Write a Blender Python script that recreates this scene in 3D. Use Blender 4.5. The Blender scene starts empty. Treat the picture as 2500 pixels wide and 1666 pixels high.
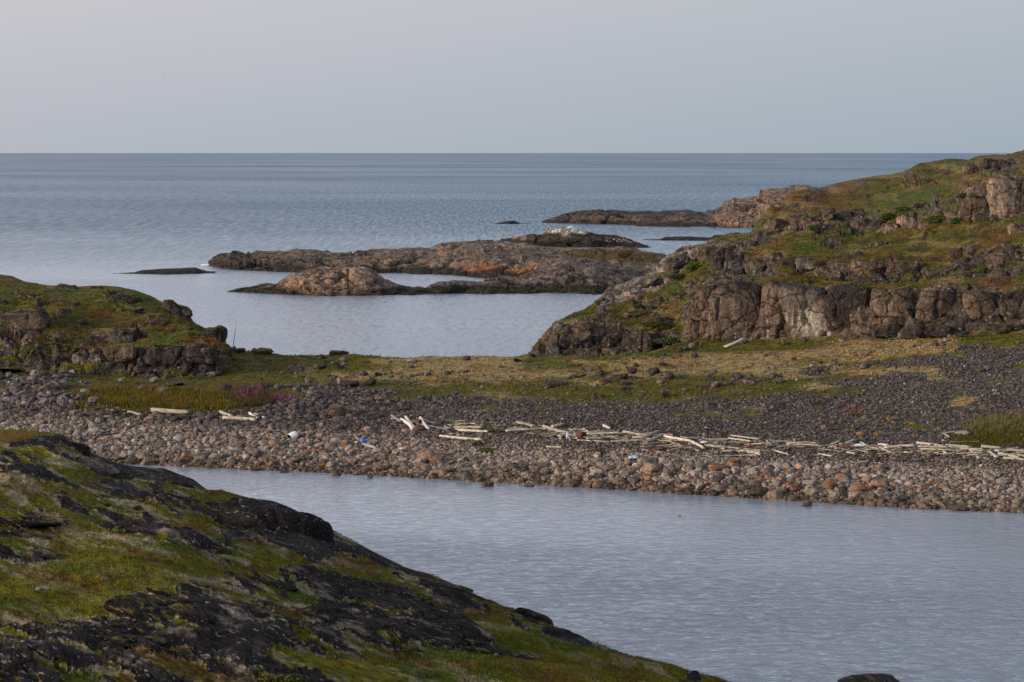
import bpy, math, random
import numpy as np
from mathutils import Vector
random.seed(7); RNG = np.random.default_rng(7)
SC = bpy.context.scene; C = SC.collection

# ------------------------------------------------------------------ camera
F = 5903.0; H = 24.0; TH = math.atan(460.0 / F); CT, ST = math.cos(TH), math.sin(TH)
cd = bpy.data.cameras.new('camera'); cam = bpy.data.objects.new('camera', cd); C.objects.link(cam)
cam.location = (0, 0, H); cam.rotation_euler = (math.pi / 2 - TH, 0, 0)
cd.lens = 85.0; cd.sensor_width = 36.0; cd.clip_start = 0.5; cd.clip_end = 200000
SC.camera = cam
SC.view_settings.view_transform = 'Standard'; SC.view_settings.look = 'None'
SC.view_settings.exposure = 0.42; SC.view_settings.gamma = 1.0

# ------------------------------------------------------------------ sky: low sun behind thin even cloud
SUN_EL, SUN_AZ = math.radians(12), math.radians(-62)     # azimuth measured from the view direction, to the left
w = bpy.data.worlds.new("World"); SC.world = w; w.use_nodes = True
nt = w.node_tree; nt.nodes.clear(); N = nt.nodes.new; Lk = nt.links.new
out = N('ShaderNodeOutputWorld'); bg = N('ShaderNodeBackground'); Lk(bg.outputs[0], out.inputs[0])
sky = N('ShaderNodeTexSky'); sky.sky_type = 'NISHITA'; sky.sun_disc = False
sky.sun_elevation = SUN_EL; sky.sun_rotation = SUN_AZ; sky.altitude = 20; sky.air_density = 1.0; sky.dust_density = 2.5; sky.ozone_density = 2.0
sm = N('ShaderNodeVectorMath'); sm.operation = 'SCALE'; sm.inputs['Scale'].default_value = 0.06; Lk(sky.outputs[0], sm.inputs[0])
tc = N('ShaderNodeTexCoord'); sx = N('ShaderNodeSeparateXYZ'); Lk(tc.outputs['Generated'], sx.inputs[0])
rz = N('ShaderNodeValToRGB'); Lk(sx.outputs['Z'], rz.inputs[0]); e = rz.color_ramp.elements
e[0].position = 0.0; e[0].color = (0.335, 0.390, 0.436, 1); e[1].position = 1.0; e[1].color = (0.34, 0.365, 0.42, 1)
for p_, c_ in ((0.030, (0.375, 0.418, 0.462, 1)), (0.065, (0.425, 0.450, 0.490, 1)), (0.125, (0.69, 0.755, 0.83, 1)), (0.30, (0.66, 0.72, 0.80, 1))):
    q = e.new(p_); q.color = c_
mx = N('ShaderNodeMapRange'); Lk(sx.outputs['X'], mx.inputs[0]); mx.inputs[1].default_value = -0.30; mx.inputs[2].default_value = 0.25
warm = N('ShaderNodeMix'); warm.data_type = 'RGBA'; warm.blend_type = 'MULTIPLY'; warm.inputs[0].default_value = 1.0
wr = N('ShaderNodeValToRGB'); Lk(mx.outputs[0], wr.inputs[0])
wr.color_ramp.elements[0].color = (1.20, 1.08, 1.07, 1); wr.color_ramp.elements[1].color = (0.87, 0.90, 0.935, 1)
Lk(rz.outputs[0], warm.inputs[6]); Lk(wr.outputs[0], warm.inputs[7])
mixs = N('ShaderNodeMix'); mixs.data_type = 'RGBA'; mixs.inputs[0].default_value = 0.88
Lk(sm.outputs[0], mixs.inputs[6]); Lk(warm.outputs[2], mixs.inputs[7]); Lk(mixs.outputs[2], bg.inputs[0])
bg.inputs[1].default_value = 1.0

sd = bpy.data.lights.new('sun', 'SUN'); so = bpy.data.objects.new('sun', sd); C.objects.link(so)
sd.energy = 3.0; sd.angle = math.radians(9); sd.color = (1.0, 0.81, 0.60)
_a = math.radians(-116)   # the light comes from the left, a little behind the camera
sky.sun_rotation = _a
sdir = Vector((math.sin(_a) * math.cos(SUN_EL), math.cos(_a) * math.cos(SUN_EL), math.sin(SUN_EL)))
so.rotation_euler = (-sdir).to_track_quat('-Z', 'Y').to_euler(); so.location = (-60, -30, 60)

# ------------------------------------------------------------------ tags
def tag(o, label=None, cat=None, group=None, kind=None):
    for k, v in (('label', label), ('category', cat), ('group', group), ('kind', kind)):
        if v: o[k] = v
    return o

# ------------------------------------------------------------------ numpy noise
def _h(ix, iy, iz, s):
    with np.errstate(over='ignore'):
        n = (ix.astype(np.uint32) * np.uint32(374761393) + iy.astype(np.uint32) * np.uint32(668265263)
             + iz.astype(np.uint32) * np.uint32(2147483647 // 7) + np.uint32((s * 974634777) & 0xffffffff))
        n = (n ^ (n >> np.uint32(13))) * np.uint32(1274126177)
        n = (n ^ (n >> np.uint32(16))) * np.uint32(2246822519)
        n = n ^ (n >> np.uint32(15))
    return n.astype(np.float64) / 4294967295.0
def vnoise(P, s=0):
    I = np.floor(P).astype(np.int64); f = P - I; f = f * f * f * (f * (f * 6 - 15) + 10)
    r = 0
    for dx in (0, 1):
        wx = f[:, 0] if dx else 1 - f[:, 0]
        for dy in (0, 1):
            wy = f[:, 1] if dy else 1 - f[:, 1]
            for dz in (0, 1):
                wz = f[:, 2] if dz else 1 - f[:, 2]
                r = r + wx * wy * wz * _h(I[:, 0] + dx, I[:, 1] + dy, I[:, 2] + dz, s)
    return r
def fbm(P, sc=1.0, oct=4, s=0, gain=0.5):
    P = P / sc; a, t, r = 1.0, 0.0, 0.0
    for k in range(oct):
        r = r + a * vnoise(P + 17.3 * k, s + k); t += a; a *= gain; P = P * 2.03
    return r / t - 0.5
def voro(P, s=0):
    I = np.floor(P).astype(np.int64); n = len(P)
    F1 = np.full(n, 9.0); F2 = np.full(n, 9.0); ID = np.zeros(n); TD = np.zeros(n)
    for dx in (-1, 0, 1):
        for dy in (-1, 0, 1):
            for dz in (-1, 0, 1):
                a, b, c = I[:, 0] + dx, I[:, 1] + dy, I[:, 2] + dz
                q = np.stack([a + _h(a, b, c, s), b + _h(a, b, c, s + 1), c + _h(a, b, c, s + 2)], 1) - P
                d = np.sqrt((q * q).sum(1)); h = _h(a, b, c, s + 3)
                td = q[:, 0] * (h - .5) + q[:, 1] * (_h(a, b, c, s + 4) - .5) + q[:, 2] * (_h(a, b, c, s + 5) - .5)
                cl = d < F1
                F2 = np.where(cl, F1, np.minimum(F2, d)); ID = np.where(cl, h, ID); TD = np.where(cl, td, TD); F1 = np.where(cl, d, F1)
    return F1, F2, ID, TD
def smooth(x, a, b):
    t = np.clip((x - a) / (b - a), 0, 1); return t * t * (3 - 2 * t)
def blocky(P, sc, s=0, groove=0.5, warp=0.35):
    W = np.stack([fbm(P, sc * 1.2, 2, s + 30), fbm(P, sc * 1.2, 2, s + 31), fbm(P, sc * 1.2, 2, s + 32)], 1) * warp * sc * 2
    F1, F2, ID, TD = voro((P + W) / sc, s)
    e = F2 - F1
    return (ID - .5) * 1.0 + TD * 1.6 - groove * np.exp(-(e / 0.07) ** 1.3) - 0.12 * F1

# ------------------------------------------------------------------ photo rays
def unproj(px, py, Y=None, z=None):
    u = (np.asarray(px, float) - 1250) / F; v = (833 - np.asarray(py, float)) / F
    d = np.stack([u + 0 * v, CT + v * ST + 0 * u, -ST + v * CT + 0 * u], -1)
    t = (Y / d[..., 1]) if Y is not None else ((z - H) / d[..., 2])
    return np.array([0, 0, H]) + d * np.asarray(t)[..., None]
def proj(P):
    r = P - np.array([0, 0, H]); dep = r[..., 1] * CT - r[..., 2] * ST; up = r[..., 1] * ST + r[..., 2] * CT
    return 1250 + F * r[..., 0] / dep, 833 - F * up / dep
def ip(pts, x):
    a = np.array(pts, float); return np.interp(x, a[:, 0], a[:, 1])

# ------------------------------------------------------------------ mesh helpers
def mesh_np(name, V, Q, mat, attrs=None, smooth_=True, parent=None, origin=None, link=True):
    """V (n,3), Q list of index arrays with the same length per array"""
    V = np.asarray(V, np.float32)
    if origin is not None: V = V - np.asarray(origin, np.float32)
    me = bpy.data.meshes.new(name); me.vertices.add(len(V)); me.vertices.foreach_set('co', V.ravel())
    Qs = Q if isinstance(Q, list) else [Q]
    tot = np.concatenate([np.full(len(q), q.shape[1], np.int32) for q in Qs]); idx = np.concatenate([q.ravel() for q in Qs]).astype(np.int32)
    st = np.concatenate([[0], np.cumsum(tot)[:-1]]).astype(np.int32)
    me.loops.add(len(idx)); me.loops.foreach_set('vertex_index', idx)
    me.polygons.add(len(tot)); me.polygons.foreach_set('loop_start', st); me.polygons.foreach_set('loop_total', tot)
    me.polygons.foreach_set('use_smooth', np.full(len(tot), smooth_))
    for k, a in (attrs or {}).items():
        a = np.asarray(a, np.float32)
        if a.ndim == 1:
            at = me.attributes.new(k, 'FLOAT', 'POINT'); at.data.foreach_set('value', a)
        else:
            at = me.attributes.new(k, 'FLOAT_COLOR', 'POINT'); at.data.foreach_set('color', np.concatenate([a, np.ones((len(a), 1), np.float32)], 1).ravel())
    me.update(calc_edges=True); me.validate()
    if mat: me.materials.append(mat)
    if not link: return me
    o = bpy.data.objects.new(name, me); C.objects.link(o)
    if origin is not None: o.location = origin
    if parent: o.parent = parent
    return o
def grid_quads(r, c):
    i = np.arange((r - 1) * (c - 1)); a = (i // (c - 1)) * c + i % (c - 1)
    return np.stack([a, a + 1, a + c + 1, a + c], 1)
def grid_normals(G):
    du = np.gradient(G, axis=1); dv = np.gradient(G, axis=0); n = np.cross(du, dv)
    n /= np.linalg.norm(n, axis=-1, keepdims=True) + 1e-9
    return n

class Loft:
    """a stretch of ground built from feature lines (foot, ledge, crest ...), each at its own real distance"""
    def __init__(s, x0, x1, step, lines, xl=None, xr=None):
        s.px = np.arange(x0, x1 + step, step, dtype=float); L = []
        if xl is not None: s.px = np.concatenate([np.linspace(xl, x0, 90, endpoint=False), s.px])       # the land goes on past the frame
        if xr is not None: s.px = np.concatenate([s.px, np.linspace(s.px[-1], xr, 131)[1:]])
        s.ix = np.arange(len(s.px)); s.seg = []; prev = None
        for (pts, mode, val, n) in lines:
            if mode == 'off':
                P = prev.copy(); k = (P[:, 1] + ip(val[0], s.px)) / P[:, 1]; P[:, 0] *= k; P[:, 1] *= k; P[:, 2] = ip(val[1], s.px)
            elif mode == 'z': P = unproj(s.px, ip(pts, s.px), z=ip(val, s.px))
            else: P = unproj(s.px, ip(pts, s.px), Y=ip(val, s.px))
            L.append((P, n)); prev = P
        rows = []; sg = []
        for i in range(len(L) - 1):
            n = L[i][1]
            for k in range(n):
                t = k / n; rows.append(L[i][0] * (1 - t) + L[i + 1][0] * t); sg.append(i + t)
        rows.append(L[-1][0]); sg.append(len(L) - 1.0)
        s.B = np.array(rows); s.seg = np.array(sg); s.R, s.Cn = s.B.shape[:2]
        s.PX, s.PY = proj(s.B); s.Nb = grid_normals(s.B); s.G = s.B.copy(); s.PYg = s.PY
        s.SEG = np.repeat(s.seg[:, None], s.Cn, 1)
    def flat(s, A): return A.reshape(-1, *A.shape[2:])
    def displace(s, d, n=None):
        n = s.Nb if n is None else n
        s.G = s.B + n * d.reshape(s.R, s.Cn, 1); s.PYg = proj(s.G)[1]
    def hit(s, px, py, base=False):
        G, PY = (s.B, s.PY) if base else (s.G, s.PYg)
        f = float(np.interp(px, s.px, np.arange(len(s.px)))); c = int(np.clip(f, 0, s.Cn - 2)); f = min(max(f - c, 0), 1)
        col = PY[:, c] * (1 - f) + PY[:, c + 1] * f; b = np.nonzero(col <= py)[0]; i = int(b[0]) if len(b) else s.R - 1
        i = min(max(i, 1), s.R - 1); den = col[i - 1] - col[i]; t = 0 if abs(den) < 1e-6 else min(max((col[i - 1] - py) / den, 0), 1)
        a = G[i - 1, c] * (1 - t) + G[i, c] * t; b2 = G[i - 1, c + 1] * (1 - t) + G[i, c + 1] * t
        return a * (1 - f) + b2 * f
    def hits(s, px, py):
        f = np.clip(np.interp(px, s.px, np.arange(len(s.px))), 0, s.Cn - 2.001); c = f.astype(int); f = (f - c)
        res = np.zeros((len(px), 3)); mono = np.minimum.accumulate(s.PYg, axis=0)
        for k in np.unique(c):
            m = np.nonzero(c == k)[0]; col = mono[:, k]; i = np.clip(np.searchsorted(-col, -py[m]), 1, s.R - 1)
            den = col[i - 1] - col[i]; t = np.where(np.abs(den) < 1e-6, 0, np.clip((col[i - 1] - py[m]) / np.where(den == 0, 1, den), 0, 1))[:, None]
            ff = f[m][:, None]
            a = s.G[i - 1, k] * (1 - t) + s.G[i, k] * t; b = s.G[i - 1, k + 1] * (1 - t) + s.G[i, k + 1] * t
            res[m] = a * (1 - ff) + b * ff
        return res
    def sample(s, A, px, py):
        """value of a per-vertex array at photo rays"""
        A = A.reshape(s.R, s.Cn); mono = np.minimum.accumulate(s.PYg, axis=0); c = np.clip(np.round(np.interp(px, s.px, np.arange(len(s.px)))), 0, s.Cn - 1).astype(int); res = np.zeros(len(px))
        for k in np.unique(c):
            m = np.nonzero(c == k)[0]; res[m] = A[np.clip(np.searchsorted(-mono[:, k], -py[m]), 0, s.R - 1), k]
        return res
    def build(s, name, mat, attrs):
        return mesh_np(name, s.G.reshape(-1, 3), grid_quads(s.R, s.Cn), mat, attrs)
def blobs(px, py, L):
    """sum of soft ellipses (cx, cy, rx, ry, angle, weight)"""
    r = 0 * px
    for (cx, cy, rx, ry, an, wt) in L:
        a = math.radians(an); dx, dy = px - cx, py - cy; u = (dx * math.cos(a) + dy * math.sin(a)) / rx; v = (-dx * math.sin(a) + dy * math.cos(a)) / ry
        r = r + wt * np.exp(-(u * u + v * v) ** 1.5)
    return r
def mixc(a, b, t): return a * (1 - t[:, None]) + b * t[:, None]
def col(*c): return np.array(c, float)

# ------------------------------------------------------------------ materials
def new_mat(name):
    m = bpy.data.materials.new(name); m.use_nodes = True; nt = m.node_tree; nt.nodes.clear()
    o = nt.nodes.new('ShaderNodeOutputMaterial'); b = nt.nodes.new('ShaderNodeBsdfPrincipled'); nt.links.new(b.outputs[0], o.inputs[0])
    return m, nt, b
class NB:
    def __init__(s, nt): s.nt = nt
    def n(s, t, **k):
        x = s.nt.nodes.new(t)
        for a, v in k.items(): setattr(x, a, v)
        return x
    def put(s, sock, v):
        if hasattr(v, 'is_output'): s.nt.links.new(v, sock)
        elif v is not None: sock.default_value = v
    def noise(s, vec, scale, det=4, rough=0.6, dist=0.0, lac=2.0):
        x = s.n('ShaderNodeTexNoise'); s.put(x.inputs['Vector'], vec); x.inputs['Scale'].default_value = scale; x.inputs['Detail'].default_value = det
        x.inputs['Roughness'].default_value = rough; x.inputs['Distortion'].default_value = dist; return x.outputs['Fac']
    def vor(s, vec, scale, feat='F1', out='Distance'):
        x = s.n('ShaderNodeTexVoronoi', feature=feat); s.put(x.inputs['Vector'], vec); x.inputs['Scale'].default_value = scale; return x.outputs[out]
    def n_warp(s, vec, scale, amt):
        x = s.n('ShaderNodeTexNoise'); s.put(x.inputs['Vector'], vec); x.inputs['Scale'].default_value = scale; x.inputs['Detail'].default_value = 2
        y = s.n('ShaderNodeVectorMath', operation='MULTIPLY_ADD'); s.put(y.inputs[0], x.outputs['Color']); y.inputs[1].default_value = (amt * 4,) * 3; s.put(y.inputs[2], vec); return y.outputs[0]
    def math(s, op, a, b=0.0, c=None, clamp=False):
        x = s.n('ShaderNodeMath', operation=op); x.use_clamp = clamp; s.put(x.inputs[0], a); s.put(x.inputs[1], b)
        if c is not None: s.put(x.inputs[2], c)
        return x.outputs[0]
    def ramp(s, v, a, b, lo=0.0, hi=1.0):
        x = s.n('ShaderNodeMapRange', interpolation_type='SMOOTHSTEP'); s.put(x.inputs[0], v)
        for i, q in ((1, a), (2, b), (3, lo), (4, hi)): s.put(x.inputs[i], q)
        return x.outputs[0]
    def mix(s, f, a, b, bt='MIX'):
        x = s.n('ShaderNodeMix', data_type='RGBA', blend_type=bt); s.put(x.inputs[0], f)
        for i, q in ((6, a), (7, b)):
            if isinstance(q, tuple) and len(q) == 3: q = (*q, 1)
            s.put(x.inputs[i], q)
        return x.outputs[2]
    def scale(s, c, f):
        x = s.n('ShaderNodeVectorMath', operation='SCALE'); s.put(x.inputs[0], c); s.put(x.inputs['Scale'], f); return x.outputs[0]
    def vmul(s, c, v):
        x = s.n('ShaderNodeVectorMath', operation='MULTIPLY'); s.put(x.inputs[0], c); x.inputs[1].default_value = v; return x.outputs[0]
    def attr(s, name):
        x = s.n('ShaderNodeAttribute'); x.attribute_name = name; return x
    def pos(s): return s.n('ShaderNodeNewGeometry').outputs['Position']
    def nz(s):
        x = s.n('ShaderNodeSeparateXYZ'); s.put(x.inputs[0], s.n('ShaderNodeNewGeometry').outputs['Normal']); return x.outputs['Z']
    def bump(s, h, strength, dist, prev=None):
        x = s.n('ShaderNodeBump'); x.inputs['Strength'].default_value = strength; x.inputs['Distance'].default_value = dist
        s.put(x.inputs['Height'], h)
        if prev is not None: s.put(x.inputs['Normal'], prev)
        return x.outputs[0]

def rock_nodes(k, base, u, P=None, dark=0.55, fleck=1.0):
    """weathered rock colour and bump; u = size in metres of the finest detail seen"""
    P = P or k.pos()
    n1 = k.noise(P, 0.10 / u, 5, 0.65); n2 = k.noise(P, 0.55 / u, 5, 0.7)
    n3 = k.noise(k.vmul(P, (1.0, 1.0, 0.35)), 0.16 / u, 4, 0.6, 0.4)
    c = k.mix(k.ramp(n1, 0.42, 0.62), base, k.scale(base, 1.45))
    c = k.mix(k.ramp(n3, 0.50, 0.62, 0.0, dark), c, (0.013, 0.011, 0.011))
    c = k.mix(k.ramp(n2, 0.38, 0.70, 0.0, 0.75), k.scale(c, 0.62), k.scale(c, 1.5))
    cr = k.vor(k.vmul(k.n_warp(P, 0.09 / u, 2.6 * u), (0.35, 0.8, 1.0)), 0.085 / u, 'DISTANCE_TO_EDGE'); cr2 = k.vor(k.vmul(P, (1.0, 1.0, 0.5)), 0.20 / u, 'DISTANCE_TO_EDGE')
    ck = k.math('MULTIPLY', k.ramp(cr, 0.0, 0.045), k.ramp(cr2, 0.0, 0.05, 0.75, 1.0)); ck = k.math('MAXIMUM', ck, k.ramp(n2, 0.44, 0.56))
    c = k.mix(ck, k.scale(c, 0.45), c)
    sp = k.vor(P, 1.0 / u); sp2 = k.vor(P, 0.33 / u)
    c = k.mix(k.math('MULTIPLY', k.ramp(sp2, 0.27, 0.18), k.ramp(n1, 0.47, 0.54, 0, min(1.0, 0.6 * fleck))), c, (0.32, 0.30, 0.26))
    c = k.mix(k.math('MULTIPLY', k.ramp(sp, 0.22, 0.12), k.ramp(n2, 0.50, 0.60, 0, 0.55 * fleck)), c, (0.34, 0.32, 0.28))
    h = k.math('ADD', k.math('MULTIPLY', n1, 2.2), k.math('ADD', n2, k.math('MULTIPLY', n3, 1.5))); h = k.math('ADD', h, k.math('MULTIPLY', ck, 1.6))
    return c, h

def ground_mat(name, u, fleck=1.0, dark=0.5, bump=1.0, rot=None, spec=0.2, fringe=0.35, tint=0.5):
    m, nt, b = new_mat(name); k = NB(nt); P = k.pos()
    Pv = P
    if rot is not None:      # bedding runs along this heading
        q = k.n('ShaderNodeVectorRotate', rotation_type='Z_AXIS'); k.put(q.inputs['Vector'], P); q.inputs['Angle'].default_value = math.radians(-rot); Pv = k.vmul(q.outputs[0], (0.55, 1, 1.1)); P = k.vmul(q.outputs[0], (0.16, 1, 1.5))
    veg = k.attr('veg').outputs['Fac']; rc = k.attr('rcol').outputs['Color']; vc = k.attr('vcol').outputs['Color']
    r, rh = rock_nodes(k, rc, u, P, dark, fleck)
    a1 = k.noise(k.vmul(Pv, (0.6, 1, 1.5)), 0.24 / u, 6, 0.75); a2 = k.noise(Pv, 0.9 / u, 3, 0.7); a3 = k.noise(Pv, 0.05 / u, 4, 0.6)
    v = k.mix(k.ramp(a1, 0.36, 0.64), k.scale(vc, 0.38), k.scale(vc, 1.5))
    v = k.mix(k.ramp(a3, 0.46, 0.62, 0, tint), v, k.mix(1.0, v, (1.35, 0.80, 0.42), 'MULTIPLY'))
    v = k.mix(k.ramp(a2, 0.45, 0.72, 0, 0.6), k.scale(v, 0.75), k.scale(v, 1.6))
    msk = k.ramp(k.math('ADD', veg, k.math('MULTIPLY', k.math('SUBTRACT', k.noise(P, 0.25 / u, 5, 0.65), 0.5), 1.1)), 0.44, 0.56)
    cc = k.mix(msk, r, v)      # pale lichen crust where moss gives way to rock
    fr = k.math('MULTIPLY', k.math('MULTIPLY', k.ramp(veg, 0.15, 0.50), k.ramp(veg, 0.95, 0.6)), k.ramp(k.noise(P, 0.42 / u, 5, 0.7), 0.50, 0.60, 0, fringe))
    cc = k.mix(fr, cc, k.mix(k.ramp(a1, .4, .6), (0.20, 0.165, 0.115), (0.34, 0.32, 0.26)))
    k.put(b.inputs['Base Color'], cc); b.inputs['Roughness'].default_value = 0.92; b.inputs['Specular IOR Level'].default_value = spec
    hv = k.math('ADD', k.math('MULTIPLY', a1, 2.6), a2)
    hm = k.n('ShaderNodeMix', data_type='FLOAT'); k.put(hm.inputs[0], msk); k.put(hm.inputs[2], rh); k.put(hm.inputs[3], k.math('ADD', hv, 0.8))
    k.put(b.inputs['Normal'], k.bump(hm.outputs[0], 0.9, 1.1 * u * bump)); return m

def boulder_mat(name, u, moss=0.0, fleck=0.6, dark=0.35, objcol=True, mosscol=(0.11, 0.10, 0.014), rough=0.85, spec=0.2, topdark=0.0, rot=None):
    m, nt, b = new_mat(name); k = NB(nt); P = k.pos()
    if rot is not None: q = k.n('ShaderNodeVectorRotate', rotation_type='Z_AXIS'); k.put(q.inputs['Vector'], P); q.inputs['Angle'].default_value = math.radians(-rot); P = k.vmul(q.outputs[0], (0.16, 1, 1.5))
    base = k.n('ShaderNodeObjectInfo').outputs['Color'] if objcol else k.attr('scol').outputs['Color']
    c, h = rock_nodes(k, base, u, P, dark, fleck)
    if moss > 0:
        mn = k.noise(P, 0.22 / u, 5, 0.65)
        mm = k.ramp(k.math('ADD', k.nz(), k.math('MULTIPLY', k.math('SUBTRACT', mn, 0.5), 1.4)), 1.08 - moss * 0.5, 1.20 - moss * 0.5)
        mc = k.mix(k.ramp(k.noise(P, 0.08 / u, 3, 0.6), 0.42, 0.6), mosscol, (0.13, 0.085, 0.02))
        mc = k.mix(k.ramp(k.noise(P, 0.8 / u, 3, 0.7), 0.4, 0.65), k.scale(mc, 0.6), k.scale(mc, 1.5))
        c = k.mix(mm, c, mc)
    if topdark:      # black lichen on the upper faces
        tn = k.ramp(k.math('ADD', k.nz(), k.math('MULTIPLY', k.math('SUBTRACT', k.noise(P, 0.16 / u, 4, 0.6), 0.5), 1.3)), 0.15, 0.65, 0.0, topdark)
        if moss > 0: tn = k.math('MULTIPLY', tn, k.math('SUBTRACT', 1.0, mm))
        c = k.mix(tn, c, (0.022, 0.019, 0.019))
    k.put(b.inputs['Base Color'], c); b.inputs['Roughness'].default_value = rough; b.inputs['Specular IOR Level'].default_value = spec
    k.put(b.inputs['Normal'], k.bump(h, 0.85, 0.9 * u)); return m

def plain_mat(name, c, rough=0.6, var=0.35, sc=6.0, second=None, metal=0.0, stretch=(1, 1, 1), gen=True):
    m, nt, b = new_mat(name); k = NB(nt); P = k.n('ShaderNodeTexCoord').outputs['Object']; P = k.vmul(P, stretch)
    n = k.noise(P, sc, 5, 0.65); c1 = k.mix(k.ramp(n, 0.35, 0.65), tuple(x * (1 - var) for x in c), tuple(min(1, x * (1 + var * .6)) for x in c)); c1 = k.scale(c1, k.ramp(k.n('ShaderNodeObjectInfo').outputs['Random'], 0, 1, 1 - var * .9, 1.1))
    if second: c1 = k.mix(k.ramp(k.noise(P, sc * 0.6, 4, 0.7), 0.50, 0.60), c1, second)
    k.put(b.inputs['Base Color'], c1); b.inputs['Roughness'].default_value = rough; b.inputs['Metallic'].default_value = metal
    k.put(b.inputs['Normal'], k.bump(n, 0.4, 0.02)); return m
# ================================================================== WATER
def water_mat():
    m, nt, b = new_mat('sea_water'); k = NB(nt); P = k.pos()
    sy = k.n('ShaderNodeSeparateXYZ'); k.put(sy.inputs[0], P); open_ = k.ramp(sy.outputs['Y'], 260, 850)      # the open sea is choppier than the bay
    k.put(b.inputs['Base Color'], k.mix(open_, (0.210, 0.258, 0.325), (0.004, 0.062, 0.125))); b.inputs['IOR'].default_value = 1.333; b.inputs['Specular IOR Level'].default_value = 0.5
    big = k.noise(k.vmul(P, (0.004, 0.014, 1)), 1.0, 4, 0.6); mid = k.noise(k.vmul(P, (0.05, 0.10, 1)), 1.0, 6, 0.7)
    far = k.noise(k.vmul(P, (0.0012, 0.0016, 1)), 1.0, 4, 0.6); fs = k.noise(k.vmul(P, (0.9, 0.035, 1)), 1.0, 5, 0.8); bs = k.noise(k.vmul(P, (1.1, 0.22, 1)), 1.0, 4, 0.75)
    calm = k.ramp(k.math('ADD', big, k.math('MULTIPLY', mid, 0.35)), 0.60, 0.82)
    rb_ = k.math('ADD', k.ramp(calm, 0, 1, 0.11, 0.05), k.math('MULTIPLY', k.ramp(bs, 0.40, 0.62), k.ramp(sy.outputs['Y'], 200, 320, 0.0, 0.16)))
    rf_ = k.math('ADD', k.ramp(far, 0.35, 0.65, 0.35, 0.45), k.ramp(fs, 0.34, 0.66, -0.12, 0.14))
    rm = k.n('ShaderNodeMix', data_type='FLOAT'); k.put(rm.inputs[0], open_); k.put(rm.inputs[2], rb_); k.put(rm.inputs[3], rf_)
    k.put(b.inputs['Roughness'], rm.outputs[0])
    w1 = k.noise(k.vmul(P, (0.8, 1.0, 1)), 3.4, 3, 0.6, 0.4); w2 = k.noise(k.vmul(P, (0.75, 1.0, 1)), 1.3, 5, 0.65, 0.5); w3 = k.noise(k.vmul(P, (0.8, 1.0, 1)), 0.22, 6, 0.65)
    w4 = k.noise(k.vmul(P, (0.8, 0.5, 1)), 0.03, 7, 0.7)
    h = k.math('ADD', k.math('MULTIPLY', k.ramp(w1, 0.40, 0.74), 0.026), k.math('ADD', k.math('MULTIPLY', k.ramp(w2, 0.42, 0.76), 0.060), k.math('MULTIPLY', w3, 0.10)))
    h = k.math('MULTIPLY', h, k.ramp(sy.outputs['Y'], 380, 900, 1.0, 0.05)); sh = k.math('SUBTRACT', sy.outputs['Y'], k.math('MULTIPLY', sy.outputs['X'], -0.35))   # sheltered strip under the cobble beach
    h = k.math('MULTIPLY', h, k.math('SUBTRACT', 1.0, k.math('MULTIPLY', k.ramp(sh, 136, 152, 0, 0.70), k.ramp(sy.outputs['Y'], 230, 200))))
    h = k.math('ADD', k.math('MULTIPLY', h, k.ramp(calm, 0, 1, 1.0, 0.55)), k.math('MULTIPLY', open_, k.math('MULTIPLY', w4, 0.12)))
    k.put(b.inputs['Normal'], k.bump(h, 1.0, 1.0)); return m
WM = water_mat()
xs = np.array([-60000, -6000, -900, -300, -60, 60, 300, 900, 6000, 60000.]); ys = np.array([-300, 20, 120, 260, 500, 900, 2000, 6000, 20000, 60000, 120000.])
X, Y = np.meshgrid(xs, ys)
sea = mesh_np('sea', np.stack([X.ravel(), Y.ravel(), 0 * X.ravel()], 1), grid_quads(len(ys), len(xs)), WM)
tag(sea, 'calm rippled grey-blue sea and inlet', kind='structure')
bed = mesh_np('seabed', np.array([[-9000, -300, -9.], [9000, -300, -9], [9000, 9000, -9], [-9000, 9000, -9]]), np.array([[0, 1, 2, 3]]), plain_mat('seabed_silt', (0.05, 0.05, 0.04)))
tag(bed, kind='structure')

OLIVE = col(0.090, 0.083, 0.008); GREEN = col(0.062, 0.085, 0.009); STRAW = col(0.26, 0.20, 0.09); OCHRE = col(0.125, 0.070, 0.015); RUST = col(0.10, 0.045, 0.018)
DROCK = col(0.045, 0.038, 0.036); BROCK = col(0.125, 0.090, 0.070); PINK = col(0.270, 0.178, 0.122); GREYR = col(0.195, 0.160, 0.132); PALE = col(0.42, 0.37, 0.30)

# ================================================================== BEACH AND FLAT
SHORE = [(-120, 1128), (330, 1134), (500, 1143), (700, 1151), (900, 1161), (1100, 1173), (1300, 1183), (1500, 1196), (1730, 1211), (2000, 1228), (2200, 1241), (2500, 1253), (2620, 1258)]
DRIFT = [(-120, 1000), (200, 1008), (400, 1024), (640, 1034), (1000, 1052), (1200, 1064), (1350, 1076), (1600, 1093), (1750, 1100), (2000, 1104), (2300, 1114), (2500, 1126), (2620, 1130)]
BANK = [(-120, 955), (200, 980), (600, 995), (900, 985), (1000, 962), (1300, 965), (1700, 985), (2100, 1005), (2300, 1045), (2500, 1060), (2620, 1062)]
GTOP = [(-120, 905), (600, 930), (900, 925), (1300, 940), (1500, 950), (1750, 935), (2000, 920), (2200, 880), (2500, 850), (2620, 845)]
CREST = [(-120, 860), (500, 862), (560, 858), (700, 862), (900, 869), (1100, 873), (1250, 872), (1330, 868), (1500, 872), (1600, 855), (1700, 828), (1900, 815), (2100, 802), (2300, 792), (2500, 788), (2620, 786)]
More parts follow.
